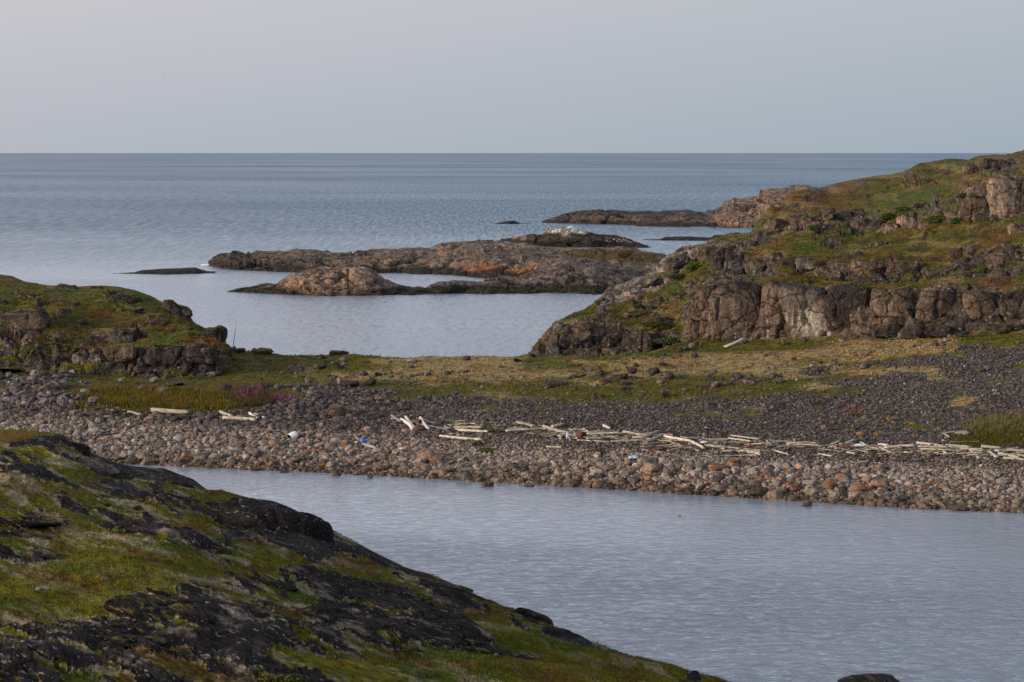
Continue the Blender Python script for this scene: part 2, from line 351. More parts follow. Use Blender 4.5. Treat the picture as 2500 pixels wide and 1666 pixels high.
beach = Loft(-120, 2620, 2.6, [
    (SHORE, 'z', [(0, -0.9)], 5), (SHORE, 'z', [(0, -0.02)], 34), (DRIFT, 'z', [(0, 2.1), (2500, 2.1)], 22), (BANK, 'z', [(0, 3.0), (1000, 2.9), (2000, 2.9), (2500, 3.1)], 22),
    (GTOP, 'z', [(0, 3.5), (600, 3.3), (1000, 3.3), (1500, 3.4), (1750, 3.8), (2000, 4.6), (2200, 5.6), (2500, 7.0)], 44),
    (CREST, 'z', [(0, 4.1), (1000, 4.3), (1330, 4.4), (1700, 6.0), (2000, 7.0), (2500, 8.6)], 10),
    (None, 'off', ([(0, 9)], [(0, 0.5), (1330, 0.5), (1500, 4), (2500, 7)]), 4), (None, 'off', ([(0, 8)], [(0, -2), (1400, -2), (1700, 2)]), 1)], xl=-900, xr=4200)
# the first line lies a little seaward of the shore
beach.B[0, :, 1] -= 4; beach.B[0, :, 2] = -1.2
for i in range(1, 5): beach.B[i] = beach.B[0] * (1 - i / 5) + beach.B[5] * i / 5
beach.PX, beach.PY = proj(beach.B); beach.Nb = grid_normals(beach.B)
Bp = beach.flat(beach.B); bx, by = beach.PX.ravel(), beach.PY.ravel(); sg = beach.SEG.ravel()
inner = smooth(sg, 0.9, 1.4)
flatz = smooth(sg, 3.0, 4.2)
d = fbm(Bp, 9, 4, 1) * 0.65 * inner + fbm(Bp * [0.5, 1, 1], 2.6, 4, 2) * 0.8 * flatz + fbm(Bp, 1.0, 3, 3) * 0.12
beach.displace(d)
vegn = fbm(np.stack([bx / 95, by / 16, 0 * bx], 1), 1, 5, 11)
vline = (by < ip([(-120, 965), (150, 945), (200, 985), (240, 1000), (420, 1004), (600, 1000), (700, 960), (900, 950), (1100, 948), (1300, 955), (1400, 965), (1500, 968), (1700, 965), (1880, 958), (1960, 930), (2040, 925), (2180, 915), (2290, 872), (2400, 855), (2500, 850)], bx)).astype(float)
vy = ip([(-120, 965), (150, 950), (190, 992), (240, 1008), (420, 1012), (600, 1008), (690, 972), (780, 952), (900, 955), (1000, 960), (1100, 962), (1300, 968), (1400, 974), (1500, 976), (1700, 972), (1880, 962), (1960, 940), (2040, 925), (2140, 912), (2230, 872), (2340, 850), (2400, 838), (2500, 832)], bx)
vegx = smooth(fbm(np.stack([bx / 60, by / 9, 0 * bx + 21], 1), 1, 4, 14), 0.10, 0.20) * smooth(ip([(-120, 960), (600, 985), (1000, 1000), (1500, 1015), (2000, 1045), (2500, 1060)], bx) - by, 0, 25) * 0.75
veg = vegx + smooth(vy + 6 - by, -16, 16) * 1.15 - 0.15 + vegn * 1.15 + fbm(np.stack([bx / 30, by / 7, 0 * bx + 1], 1), 1, 3, 12) * 0.5
veg -= blobs(bx, by, [(760, 950, 90, 14, 0, .4), (850, 952, 140, 12, 0, .6), (1500, 915, 70, 10, 0, .5), (1590, 915, 60, 10, 0, .35), (1840, 930, 90, 16, 0, .6), (1730, 935, 60, 12, 0, .4), (2100, 895, 170, 12, -4, .8), (2250, 888, 90, 10, 0, .7),
     (80, 930, 190, 40, 8, .8), (300, 905, 110, 16, 12, .45), (90, 900, 60, 22, 0, .4), (1440, 935, 50, 8, 0, .45), (700, 880, 60, 8, 0, .2), (2040, 860, 50, 8, 0, .35), (2380, 850, 60, 10, 0, .5)])
veg += blobs(bx, by, [(2460, 1055, 130, 36, -4, 1.1), (2390, 1075, 60, 12, 0, .8), (1405, 962, 75, 14, 0, .7), (1180, 990, 70, 14, 0, .6), (1190, 1005, 50, 10, 5, .5), (1100, 1035, 60, 12, 5, .6), (2230, 1040, 45, 14, 5, .6), (2000, 955, 55, 12, 0, 1.3),
     (1720, 955, 200, 8, 0, .7), (1840, 945, 50, 11, 0, 1.2), (2190, 905, 130, 13, -3, 1.3), (1665, 1008, 34, 7, 5, 1.2), (1735, 1010, 34, 7, 0, 1.2), (1785, 1018, 24, 7, 0, 1.1), (2350, 975, 45, 12, -8, 1.4), (2060, 955, 44, 8, -5, 1.3), (2110, 868, 160, 9, -4, .6), (2440, 930, 40, 6, -8, 1.1), (1835, 1013, 24, 7, 0, 1.0), (1895, 1022, 16, 5, 0, .7), (400, 960, 220, 30, 0, .6), (560, 965, 120, 30, 0, .5)])
sw = smooth(-0.05 + 1.2 * fbm(np.stack([bx / 120, by / 18, 0 * bx + 3], 1), 1, 5, 21) + blobs(bx, by, [(1150, 905, 260, 34, 0, .55), (1750, 890, 240, 26, -2, .55), (2150, 850, 170, 26, -5, .5), (2190, 905, 140, 16, 0, .6), (2000, 945, 60, 10, 0, .6), (2350, 975, 60, 16, 0, .9), (400, 950, 330, 60, 0, -.7), (1450, 962, 80, 8, 0, -.4), (2460, 1060, 140, 40, 0, -.9), (700, 880, 160, 18, 0, -.25), (1700, 820, 300, 20, -3, -.5)]), -0.02, 0.30)
vc = mixc(np.tile(OLIVE, (len(bx), 1)), STRAW, sw)
gr = smooth(fbm(np.stack([bx / 80, by / 14, 0 * bx + 9], 1), 1, 4, 33), 0.0, 0.2); vc = mixc(vc, GREEN, gr * (1 - sw) * 0.8)
rh = blobs(bx, by, [(330, 975, 170, 26, 2, .8), (620, 985, 110, 22, 5, .5), (250, 950, 60, 20, 0, .5)]); vc = mixc(vc, OCHRE * 0.8, np.clip(rh, 0, 1))
rc = mixc(np.tile(col(0.075, 0.066, 0.064), (len(bx), 1)), col(0.17, 0.135, 0.115), smooth(2.2 - sg, -0.1, 0.5))
rc = mixc(rc, col(0.055, 0.04, 0.03), smooth(1.18 - sg, -0.05, 0.12))
G1 = ground_mat('beach_ground', 0.16)
VEG = {'beach': (veg, vc)}
o = beach.build('shore_ground', G1, {'veg': veg, 'vcol': vc, 'rcol': rc}); tag(o, 'low grassy isthmus with a dark gravel bank and a cobble beach', kind='structure')

# ================================================================== RIGHT HILL
RID = [(1290, 872), (1314, 843), (1352, 818), (1356, 796), (1368, 787), (1428, 760), (1455, 744), (1478, 716), (1493, 701), (1547, 680), (1606, 662), (1618, 635), (1633, 620), (1666, 603), (1725, 594), (1755, 579), (1782, 570), (1836, 568), (1840, 556), (1848, 543), (1871, 517), (1888, 496), (1912, 486), (1934, 469), (1985, 461), (2020, 454), (2068, 442), (2119, 429), (2172, 426), (2217, 414), (2247, 398), (2312, 387), (2366, 389), (2384, 381), (2425, 379), (2455, 381), (2497, 368), (2520, 352), (2640, 335)]
C0 = [(p, q + 30) for p, q in CREST if p >= 1250] + [(2640, 820)]
hill = Loft(1290, 2640, 2.0, [
    (C0, 'Y', [(1290, 232), (1330, 233), (1500, 234), (1680, 233), (1860, 229), (2080, 224), (2300, 220), (2500, 216)], 40),
    ([(1290, 871), (1314, 845), (1335, 838), (1360, 797), (1430, 781), (1500, 798), (1590, 806), (1665, 800), (1685, 720), (1740, 692), (1860, 692), (2000, 705), (2050, 698), (2250, 697), (2350, 692), (2500, 696), (2640, 700)], 'Y', [(1290, 235), (1330, 237), (1500, 237), (1680, 236), (1860, 232), (2080, 227), (2300, 223), (2500, 219)], 14),
    ([(1290, 871), (1314, 845), (1356, 796), (1430, 773), (1500, 786), (1600, 780), (1680, 716), (1740, 684), (1860, 672), (2000, 680), (2080, 690), (2300, 690), (2400, 685), (2500, 670), (2640, 670)], 'Y', [(1290, 236), (1330, 238), (1500, 244), (1680, 244), (1860, 242), (2080, 238), (2300, 233), (2500, 228)], 22),
    ([(1290, 871), (1314, 844), (1356, 796), (1430, 766), (1500, 762), (1600, 736), (1680, 700), (1740, 656), (1860, 628), (2000, 628), (2080, 640), (2200, 642), (2300, 652), (2400, 612), (2500, 595), (2640, 590)], 'Y', [(1290, 237), (1330, 239), (1500, 247), (1680, 248), (1860, 245), (2080, 241), (2300, 236), (2500, 231)], 30),
    ([(1290, 871), (1314, 844), (1356, 796), (1430, 764), (1478, 735), (1500, 735), (1600, 712), (1680, 670), (1740, 635), (1840, 604), (1960, 578), (2080, 577), (2200, 570), (2320, 545), (2400, 540), (2500, 525), (2640, 520)], 'Y', [(1290, 238), (1330, 241), (1500, 256), (1680, 258), (1860, 262), (2080, 262), (2300, 256), (2500, 250)], 24),
    ([(1290, 871), (1314, 844), (1356, 796), (1430, 762), (1478, 722), (1500, 712), (1600, 682), (1680, 630), (1740, 606), (1840, 580), (1875, 545), (1960, 522), (2080, 528), (2200, 512), (2330, 485), (2360, 455), (2420, 440), (2500, 432), (2640, 430)], 'Y', [(1290, 239), (1330, 243), (1500, 259), (1680, 263), (1860, 268), (2080, 267), (2300, 260), (2500, 253)], 34),
    (RID, 'Y', [(1290, 241), (1330, 245), (1500, 266), (1680, 278), (1800, 284), (1860, 292), (1920, 312), (2020, 320), (2247, 312), (2500, 300)], 6),
    (None, 'off', ([(1290, 4), (2000, 12)], [(1290, 3), (1500, 7), (1800, 10), (2500, 18)]), 4), (None, 'off', ([(1290, 8), (2000, 50)], [(1290, -2)]), 1)], xr=4200)
Bp = hill.flat(hill.B); bx, by = hill.PX.ravel(), hill.PY.ravel(); sg = hill.SEG.ravel()
band = ((sg < 1.0) * smooth(sg, -.2, .15) + ((sg > 2.0) & (sg < 3.05)) * 0.8 + ((sg > 4.0) & (sg < 5.05)) * 0.8)
patch = fbm(np.stack([bx / 60, by / 22, 0 * bx], 1), 1, 4, 51)
rockm = np.clip(band * (0.75 + 1.6 * patch) + smooth(patch, 0.10, 0.20) * 0.8, 0, 1)
rockm = np.maximum(rockm, np.clip(blobs(bx, by, [(1570, 695, 110, 22, -24, 1.3), (1690, 630, 90, 34, -20, 1.2), (1640, 645, 60, 20, -30, 1), (1790, 640, 50, 55, 0, 1), (1800, 760, 100, 80, 0, 1.2), (1960, 755, 80, 70, 0, 1.2), (2080, 755, 80, 60, 0, 1.2), (2450, 480, 70, 65, 0, 1), (2440, 400, 80, 22, -10, .8), (1550, 835, 60, 35, 0, 1), (1420, 825, 60, 40, 0, 1)]), 0, 1))
edge = 1 - smooth(sg, 5.6, 6.0) * 0.75; edge *= 1 - smooth(sg, 6.0, 6.2) * 0.6
edge = edge * smooth(sg, 0.0, 0.12)
bk = blocky(Bp, 2.4, 61, 0.55) ; bk2 = blocky(Bp, 0.9, 71, 0.5)
d = (bk * 0.75 + bk2 * 0.18) * rockm * edge * smooth(bx, 1300, 1400) + fbm(Bp, 7, 4, 81) * 1.1 * edge + fbm(Bp * [1, 1, 1.5], 1.6, 4, 82) * 0.75 * edge + fbm(Bp, 0.5, 2, 83) * 0.16 * edge
nrm = hill.Nb.copy(); nrm[..., 1] -= 0.25; nrm /= np.linalg.norm(nrm, axis=-1, keepdims=True)
hill.displace(d, nrm)
n2 = grid_normals(hill.G)[..., 2].ravel()
steep = smooth(0.78 - n2, 0, 0.35)
veg = 0.98 - 0.62 * steep - 0.62 * rockm + fbm(Bp, 2.2, 4, 91) * 0.7
veg += blobs(bx, by, [(1600, 800, 60, 14, 0, .5), (1695, 652, 38, 14, -25, 1.2), (1720, 637, 30, 12, -10, 1.0), (1640, 660, 20, 8, 0, .5), (2150, 480, 140, 30, -10, .4), (1930, 690, 90, 14, -5, .7), (2280, 560, 200, 22, -10, .4)])
veg -= blobs(bx, by, [(1570, 695, 100, 22, -24, 1.3), (1960, 770, 70, 50, 0, .5)])
hue = fbm(np.stack([bx / 90, by / 30, 0 * bx + 5], 1), 1, 4, 95)
vc = mixc(np.tile(OLIVE, (len(bx), 1)), GREEN * 1.05, smooth(hue, 0.0, 0.2)); vc = mixc(vc, OCHRE, smooth(-hue, 0.0, 0.22) * 0.9)
vc = mixc(vc, STRAW * 0.9, np.clip(smooth(fbm(np.stack([bx / 70, by / 9, 0 * bx + 7], 1), 1, 4, 97), 0.05, 0.2) * 0.6, 0, 1)); vc = mixc(vc, col(0.045, 0.030, 0.012), smooth(fbm(np.stack([bx / 50, by / 10, 0 * bx + 17], 1), 1, 4, 98), 0.06, 0.2) * 0.7)
vc = mixc(vc, col(0.075, 0.115, 0.018), np.clip(blobs(bx, by, [(1700, 645, 60, 20, -25, 1), (2170, 500, 120, 40, -10, .5), (2300, 500, 60, 60, 0, .5)]), 0, 1))
rn = fbm(Bp, 3.5, 4, 99)
rc = mixc(np.tile(DROCK * 1.1, (len(bx), 1)), BROCK * .85, smooth(rn, -0.12, 0.12)); rc = mixc(rc, PINK * 0.55, smooth(rn, 0.08, 0.28) * 0.8)
rc = mixc(rc, GREYR * 1.15, np.clip(blobs(bx, by, [(1570, 695, 120, 26, -24, 1.2), (1680, 620, 110, 30, -20, .7)]), 0, 1))
rc = mixc(rc, PALE * .8, np.clip(blobs(bx, by, [(1975, 785, 34, 36, 0, 1.0), (1873, 770, 5, 60, 3, 1.2), (1945, 760, 30, 45, 0, .6), (2020, 795, 6, 25, 0, 1), (2445, 480, 16, 45, 0, .7), (2420, 500, 10, 30, 0, .7), (1835, 650, 6, 20, 0, 1.0)]), 0, 1))
G2 = ground_mat('hill_ground', 0.17)
VEG['hill'] = (veg, vc)
o = hill.build('hill', G2, {'veg': veg, 'vcol': vc, 'rcol': rc}); tag(o, 'craggy hillside of mossy ledges and brown cliffs on the right', kind='structure')

# ================================================================== LEFT HEADLAND
head = Loft(-120, 566, 2.0, [
    ([(-120, 912), (0, 898), (130, 912), (240, 928), (350, 942), (440, 942), (540, 914), (566, 890)], 'Y', [(-120, 222), (500, 222), (566, 224)], 30),
    ([(-120, 800), (0, 806), (150, 836), (240, 852), (350, 846), (450, 842), (540, 850), (566, 872)], 'Y', [(-120, 224), (500, 224), (566, 226)], 16),
    ([(-120, 780), (100, 796), (240, 822), (350, 828), (450, 820), (530, 832), (566, 870)], 'Y', [(-120, 229), (500, 229), (566, 227)], 16),
    ([(-120, 745), (30, 756), (150, 755), (250, 798), (330, 800), (450, 798), (520, 818), (566, 869)], 'Y', [(-120, 232), (500, 232), (566, 228)], 20),
    ([(-120, 700), (100, 722), (250, 738), (380, 760), (430, 768), (480, 798), (520, 814), (566, 868)], 'Y', [(-120, 241), (500, 238), (566, 229)], 20),
    ([(-120, 645), (0, 670), (30, 674), (60, 687), (110, 695), (190, 699), (240, 697), (290, 699), (330, 708), (370, 724), (400, 740), (440, 755), (465, 772), (476, 793), (490, 797), (515, 809), (535, 838), (552, 858), (566, 866)], 'Y', [(-120, 254), (400, 248), (500, 240), (566, 230)], 6),
    (None, 'off', ([(0, 8)], [(-120, 7), (400, 4), (566, 2)]), 3), (None, 'off', ([(0, 10)], [(0, -2)]), 1)], xl=-900)
Bp = head.flat(head.B); bx, by = head.PX.ravel(), head.PY.ravel(); sg = head.SEG.ravel()
patch = fbm(np.stack([bx / 55, by / 20, 0 * bx], 1), 1, 4, 151)
band = (sg < 1.0) * 0.7 + ((sg > 2.0) & (sg < 3.0)) * 0.4
rockm = np.clip(band * (0.8 + 1.6 * patch) + smooth(patch, 0.10, 0.2) * 0.7 + blobs(bx, by, [(60, 795, 65, 42, -10, .9), (250, 826, 70, 22, 0, .7), (470, 868, 80, 32, 0, 1), (430, 758, 50, 22, 25, .9), (305, 728, 45, 14, 15, .8)]), 0, 1)
edge = 1 - smooth(sg, 4.5, 5.0) * 0.8
d = (blocky(Bp, 2.0, 161, 0.5) * 0.9 + blocky(Bp, 0.8, 171, 0.5) * 0.3) * rockm * edge + fbm(Bp, 6, 4, 181) * 0.9 * edge + fbm(Bp, 1.5, 4, 182) * 0.6 * edge + fbm(Bp, 0.5, 2, 183) * 0.14 * edge
nrm = head.Nb.copy(); nrm[..., 1] -= 0.25; nrm /= np.linalg.norm(nrm, axis=-1, keepdims=True); head.displace(d, nrm)
n2 = grid_normals(head.G)[..., 2].ravel()
veg = 1.08 - 0.5 * smooth(0.70 - n2, 0, 0.35) - 0.75 * rockm + fbm(Bp, 2.2, 4, 191) * 0.5
hue = fbm(np.stack([bx / 80, by / 24, 0 * bx + 5], 1), 1, 4, 195)
vc = mixc(np.tile(OLIVE * 1.15, (len(bx), 1)), GREEN, smooth(hue, 0.06, 0.24)); vc = mixc(vc, OCHRE, smooth(-hue, 0.0, 0.2) * 0.9)
vc = mixc(vc, STRAW * 0.7, smooth(fbm(np.stack([bx / 60, by / 8, 0 * bx + 7], 1), 1, 4, 197), 0.12, 0.28) * 0.5)
rn = fbm(Bp, 3.0, 4, 199); rc = mixc(np.tile(DROCK * 1.2, (len(bx), 1)), BROCK, smooth(rn, -0.10, 0.14)); rc = mixc(rc, PINK * 0.7, np.clip(blobs(bx, by, [(55, 815, 50, 30, 0, .8), (225, 812, 30, 10, 0, .9), (330, 762, 40, 8, 0, .7)]), 0, 1))
VEG['head'] = (veg, vc)
o = head.build('headland', G2, {'veg': veg, 'vcol': vc, 'rcol': rc}); tag(o, 'moss-covered rocky headland on the left of the bay', kind='structure')

# ================================================================== FOREGROUND SLOPE
SIL = [(-160, 1040), (0, 1050), (80, 1052), (105, 1056), (150, 1060), (180, 1078), (225, 1106), (290, 1132), (330, 1140), (400, 1146), (470, 1172), (505, 1196), (540, 1196), (600, 1215), (663, 1224), (760, 1262), (813, 1296), (867, 1322), (900, 1340), (938, 1360), (992, 1386), (1043, 1400), (1123, 1432), (1171, 1456), (1232, 1482), (1290, 1503), (1343, 1526), (1400, 1550), (1474, 1578), (1540, 1606), (1633, 1622), (1686, 1646), (1757, 1663), (1850, 1690), (2000, 1740), (2100, 1770)]
fore = Loft(-160, 2060, 2.4, [
    ([(-160, 1800), (2100, 1900)], 'Y', [(-160, 40), (2100, 42)], 60),
    ([(-160, 1490), (400, 1520), (900, 1610), (1400, 1700), (1757, 1750), (2100, 1840)], 'Y', [(-160, 56), (900, 54), (2100, 47)], 90),
    ([(-160, 1230), (0, 1240), (400, 1300), (800, 1420), (1250, 1560), (1757, 1700), (2100, 1800)], 'Y', [(-160, 82), (0, 80), (800, 72), (1757, 55), (2100, 50)], 90),
    (SIL, 'Y', [(-160, 134), (0, 128), (500, 112), (800, 98), (1250, 80), (1750, 66), (2100, 60)], 8),
    (None, 'off', ([(0, 4)], [(-160, 7), (800, 6.5), (1800, 6), (2100, 4)]), 6), (None, 'off', ([(0, 9)], [(0, -3)]), 1)], xl=-1400)
Bp = fore.flat(fore.B); bx, by = fore.PX.ravel(), fore.PY.ravel(); sg = fore.SEG.ravel()
def dip(px, py, a, l, wd, s, o=5):
    a = math.radians(a); u = px * math.cos(a) + py * math.sin(a); v = -px * math.sin(a) + py * math.cos(a)
    return fbm(np.stack([u / l, v / wd, 0 * u + s], 1), 1, o, 200 + s)
q = by - 1040 + bx * 0.1      # detail grows towards the viewer
st1 = dip(bx, by, 15, 190, 30, 1); st2 = dip(bx, by, 19, 90, 12, 2)
FR = [(120, 1080, 95, 30, 10, 1.3), (205, 1122, 80, 16, 10, 1), (385, 1168, 130, 26, 11, 1.3), (668, 1290, 160, 56, 24, 1.5), (335, 1212, 95, 18, 14, 1), (446, 1222, 60, 14, 8, 1), (55, 1165, 75, 24, 8, 1), (60, 1265, 80, 18, 10, .9), (65, 1306, 90, 18, 8, .8),
      (595, 1408, 120, 18, 8, .9), (830, 1430, 180, 34, 20, 1.2), (552, 1515, 250, 52, 14, 1.3), (250, 1568, 160, 52, 8, 1.2), (640, 1630, 170, 50, 12, 1.2), (860, 1540, 130, 30, 22, 1), (975, 1460, 90, 34, 25, 1.1), (1095, 1465, 70, 20, 25, 1), (1090, 1548, 100, 40, 20, 1.1), (1175, 1590, 85, 38, 20, 1.2), (1400, 1570, 64, 24, 18, 1), (990, 1580, 70, 40, 25, 1), (90, 1630, 110, 40, 5, 1.1), (380, 1300, 120, 16, 12, .8), (500, 1330, 70, 14, 12, .7)]
FG = [(190, 1440, 230, 60, 0, 1.2), (300, 1400, 200, 26, 2, 1.0), (450, 1385, 240, 22, 4, .9), (560, 1225, 90, 16, 14, 1.0), (250, 1165, 180, 10, 10, .6), (620, 1345, 60, 14, 10, .7), (750, 1380, 160, 14, 12, .8), (60, 1200, 120, 14, 6, .6), (900, 1400, 90, 22, 22, .9), (1350, 1600, 260, 36, 14, 1.0), (800, 1650, 160, 22, 8, .7), (1250, 1640, 300, 30, 10, 1.1), (1000, 1645, 160, 30, 10, .8), (1150, 1500, 70, 10, 25, .5), (30, 1065, 70, 12, 0, 1), (130, 1115, 90, 8, 10, .4), (600, 1190, 50, 10, 10, .5)]
rb = np.clip(blobs(bx, by, FR), 0, 1.5); gb = np.clip(blobs(bx, by, FG), 0, 1.4)
st3 = dip(bx, by, 20, 46, 7, 3); rk = 0.37 + st1 * 1.4 + st2 * 2.2 + st3 * 1.3 + rb * 0.5 - gb * 0.95
rockm = smooth(rk, 0.42, 0.70)
bw = 1 - 0.85 * smooth(sg, 2.75, 3.0)
loc = (0.45 + 0.55 * smooth(by, 1100, 1500))
d = rockm * 0.12 * (0.5 + rb) * bw + fbm(Bp, 5, 3, 221) * 0.7 * bw + fbm(Bp, 1.2, 4, 222) * 0.30 * bw + blocky(Bp * [0.7, 0.5, 2.0], 0.8, 231, 0.6) * 0.07 * rockm * bw + fbm(Bp, 0.28, 3, 223) * 0.09 * bw
fore.displace(d)
veg = 1.08 - 0.95 * smooth(rk, 0.34, 0.74)
li = smooth(dip(bx, by, 17, 80, 9, 4), 0.03, 0.16)
vc = mixc(np.tile(col(0.110, 0.106, 0.006), (len(bx), 1)), col(0.065, 0.088, 0.007), smooth(dip(bx, by, 10, 160, 50, 5), -0.02, 0.18))
vc = mixc(vc, OCHRE * 0.8, smooth(dip(bx, by, 12, 130, 26, 6), 0.04, 0.2) * 0.85)
vc = mixc(vc, col(0.30, 0.26, 0.18), np.clip(li * 0.8 * (1 - 0.8 * np.clip(gb, 0, 1)) + blobs(bx, by, [(290, 1500, 170, 12, -8, .7), (520, 1425, 120, 10, 6, .7), (250, 1310, 120, 12, 20, .7), (800, 1500, 120, 10, 20, .5)]), 0, 1))
vc = mixc(vc, OCHRE * 1.1, np.clip(blobs(bx, by, [(25, 1068, 80, 14, 0, 1), (480, 1520, 80, 8, 10, .4), (1300, 1645, 120, 20, 5, .4)]), 0, 1))
rn = dip(bx, by, 15, 120, 22, 7); rc = mixc(np.tile(col(0.012, 0.0105, 0.011), (len(bx), 1)), col(0.030, 0.025, 0.024), smooth(rn, -0.05, 0.2)); rc = mixc(rc, col(0.20, 0.155, 0.13), smooth(dip(bx, by, 18, 100, 8, 8), 0.14, 0.26) * 0.7)
G3 = ground_mat('slope_ground', 0.045, fleck=0.9, dark=0.5, rot=-62, spec=0.04, fringe=0.75, tint=0.3)
VEG['fore'] = (veg, vc)
o = fore.build('foreground_slope', G3, {'veg': veg, 'vcol': vc, 'rcol': rc}); tag(o, 'mossy slope of dark lichen-covered rock in the foreground', kind='structure')

# ================================================================== SKERRIES
def skerry(name, label, water, crest, yc, step, back=10, tone=None, veg_fn=None, disp=1.0, blk=4.0, seed=1, mid=(0.55, 0.3), u=0.3, rows=26, warm=None):
    x0, x1 = min(p[0] for p in water), max(p[0] for p in water)
    px = np.arange(x0, x1, step); wy = ip(water, px); cy = ip(crest, px); cy = np.minimum(cy, wy - 0.4)
    W0 = unproj(px, wy, z=np.full(len(px), -0.05)); Yc = np.maximum(ip(yc, px), W0[:, 1] + 1.5)
    CR = unproj(px, cy, Y=Yc); cy2 = wy + (cy - wy) * mid[0]
    MD = unproj(px, cy2, Y=W0[:, 1] + (Yc - W0[:, 1]) * mid[1])
    s = Loft.__new__(Loft); s.px = px; UN = W0.copy(); UN[:, 1] -= 3; UN[:, 2] = -1.5
    K1 = CR.copy(); K1[:, 1] += back; K1[:, 2] *= 0.55; K2 = CR.copy(); K2[:, 1] += back * 2.2; K2[:, 2] = -1.5
    L = [(UN, 4), (W0, rows), (MD, rows), (CR, 6), (K1, 5), (K2, 1)]; rws = []; sgs = []
    for i in range(5):
        for k_ in range(L[i][1]): t = k_ / L[i][1]; rws.append(L[i][0] * (1 - t) + L[i + 1][0] * t); sgs.append(i + t)
    rws.append(K2); sgs.append(5.0)
    s.B = np.array(rws); s.R, s.Cn = s.B.shape[:2]; s.SEG = np.repeat(np.array(sgs)[:, None], s.Cn, 1); s.PX, s.PY = proj(s.B); s.Nb = grid_normals(s.B)
    Bp = s.B.reshape(-1, 3); bx, by = s.PX.ravel(), s.PY.ravel(); g = s.SEG.ravel(); relh = np.clip(Bp[:, 2] / 3.0, 0, 1)
    sil = 1 - 0.6 * np.exp(-((g - 3) / 0.25) ** 2)
    A = np.clip((np.repeat((wy - cy)[None], s.R, 0).ravel()) / 40, 0.15, 1) * disp
    d = (blocky(Bp * [0.5, 0.35, 1.5], blk, seed, 0.55) * 0.95 + blocky(Bp * [0.7, 0.6, 1.2], blk * 0.4, seed + 9, 0.45) * 0.34 + fbm(Bp, blk * 2.5, 3, seed + 5) * 1.2 + fbm(Bp * [.5, .5, 1.6], blk * .55, 4, seed + 6, .65) * 1.1) * A * sil * smooth(g, 0.7, 1.2)
    s.displace(d); n2 = grid_normals(s.G)[..., 2].ravel(); zz = s.G[..., 2].ravel()
    rn = fbm(Bp, blk * 1.6, 4, seed + 20)
    rc = mixc(np.tile((GREYR if tone is None else tone) * 0.8, (len(bx), 1)), PINK * 0.95, smooth(rn, -0.05, 0.2))
    rc = mixc(rc, BROCK * 0.8, smooth(-rn, 0.05, 0.2) * 0.7)
    if warm: rc = mixc(rc, col(0.33, 0.12, 0.035), np.clip(blobs(bx, by, warm) * (0.5 + 1.5 * fbm(Bp, 2.0, 3, seed + 23)), 0, 0.9))
    dk = np.clip(smooth(1.25 + 1.0 * fbm(Bp, 5, 3, seed + 22) - zz, -0.25, 0.35), 0, 1)
    rc = mixc(rc, col(0.020, 0.018, 0.016), dk * 0.92)                                  # black tide band on the rock itself
    vg = np.zeros(len(bx)) - 0.5; vc = np.tile(OLIVE * 0.9, (len(bx), 1))
    if veg_fn: vg, rc, vc = veg_fn(bx, by, Bp, n2, zz, rc, vg, vc)
    o = mesh_np(name, s.G.reshape(-1, 3), grid_quads(s.R, s.Cn), ground_mat(name + '_rock', u, fleck=0.15, dark=0.6, bump=1.6), {'veg': vg, 'vcol': vc, 'rcol': rc})
    s.PYg = proj(s.G)[1]; tag(o, label, kind='structure'); return s
def veg_main(bx, by, Bp, n2, zz, rc, vg, vc):
    vg = blobs(bx, by, [(1480, 622, 150, 16, 3, .95), (1560, 630, 60, 14, 8, .5)]) + fbm(Bp, 4, 4, 301) * 0.8 - 0.05
    rc = mixc(rc, DROCK, np.clip(blobs(bx, by, [(560, 630, 90, 22, 0, 1), (700, 650, 130, 14, 0, .8), (850, 612, 60, 6, 0, .5)]), 0, 1) * 0.85)
    return vg, rc, mixc(vc, OCHRE, np.full(len(bx), 0.5))
sk_main = skerry('long_skerry', 'long low pinkish-grey rock skerry in the middle of the bay', [(508, 648), (560, 660), (629, 663), (733, 667), (921, 670), (1075, 672), (1150, 678), (1215, 684), (1300, 690), (1660, 700)],
    [(508, 638), (528, 624), (560, 617), (590, 621), (600, 615), (640, 613), (700, 610), (760, 609), (800, 614), (860, 616), (872, 608), (960, 606), (1050, 603), (1080, 591), (1150, 588), (1219, 586), (1255, 594), (1279, 591), (1323, 600), (1398, 604), (1532, 607), (1577, 611), (1621, 620), (1660, 640)],
    [(508, 505), (700, 515), (1100, 520), (1660, 490)], 2.2, 14, veg_fn=veg_main, seed=31, warm=[(1170, 655, 55, 18, 0, 1), (1270, 662, 70, 14, 5, 1.1), (1130, 660, 30, 8, 0, .8), (640, 656, 60, 5, 0, .4)], rows=34)
def veg_front(bx, by, Bp, n2, zz, rc, vg, vc):
    rc = mixc(rc, PINK * 1.15, np.clip(blobs(bx, by, [(800, 680, 130, 26, 0, .9)]), 0, 1))
    rc = mixc(rc, col(0.6, 0.58, 0.55), np.clip(blobs(bx, by, [(798, 653, 6, 3, 0, .8), (880, 650, 8, 3, 0, 1.1), (893, 652, 7, 3, 0, 1.1)]), 0, 1)); return vg, rc, vc
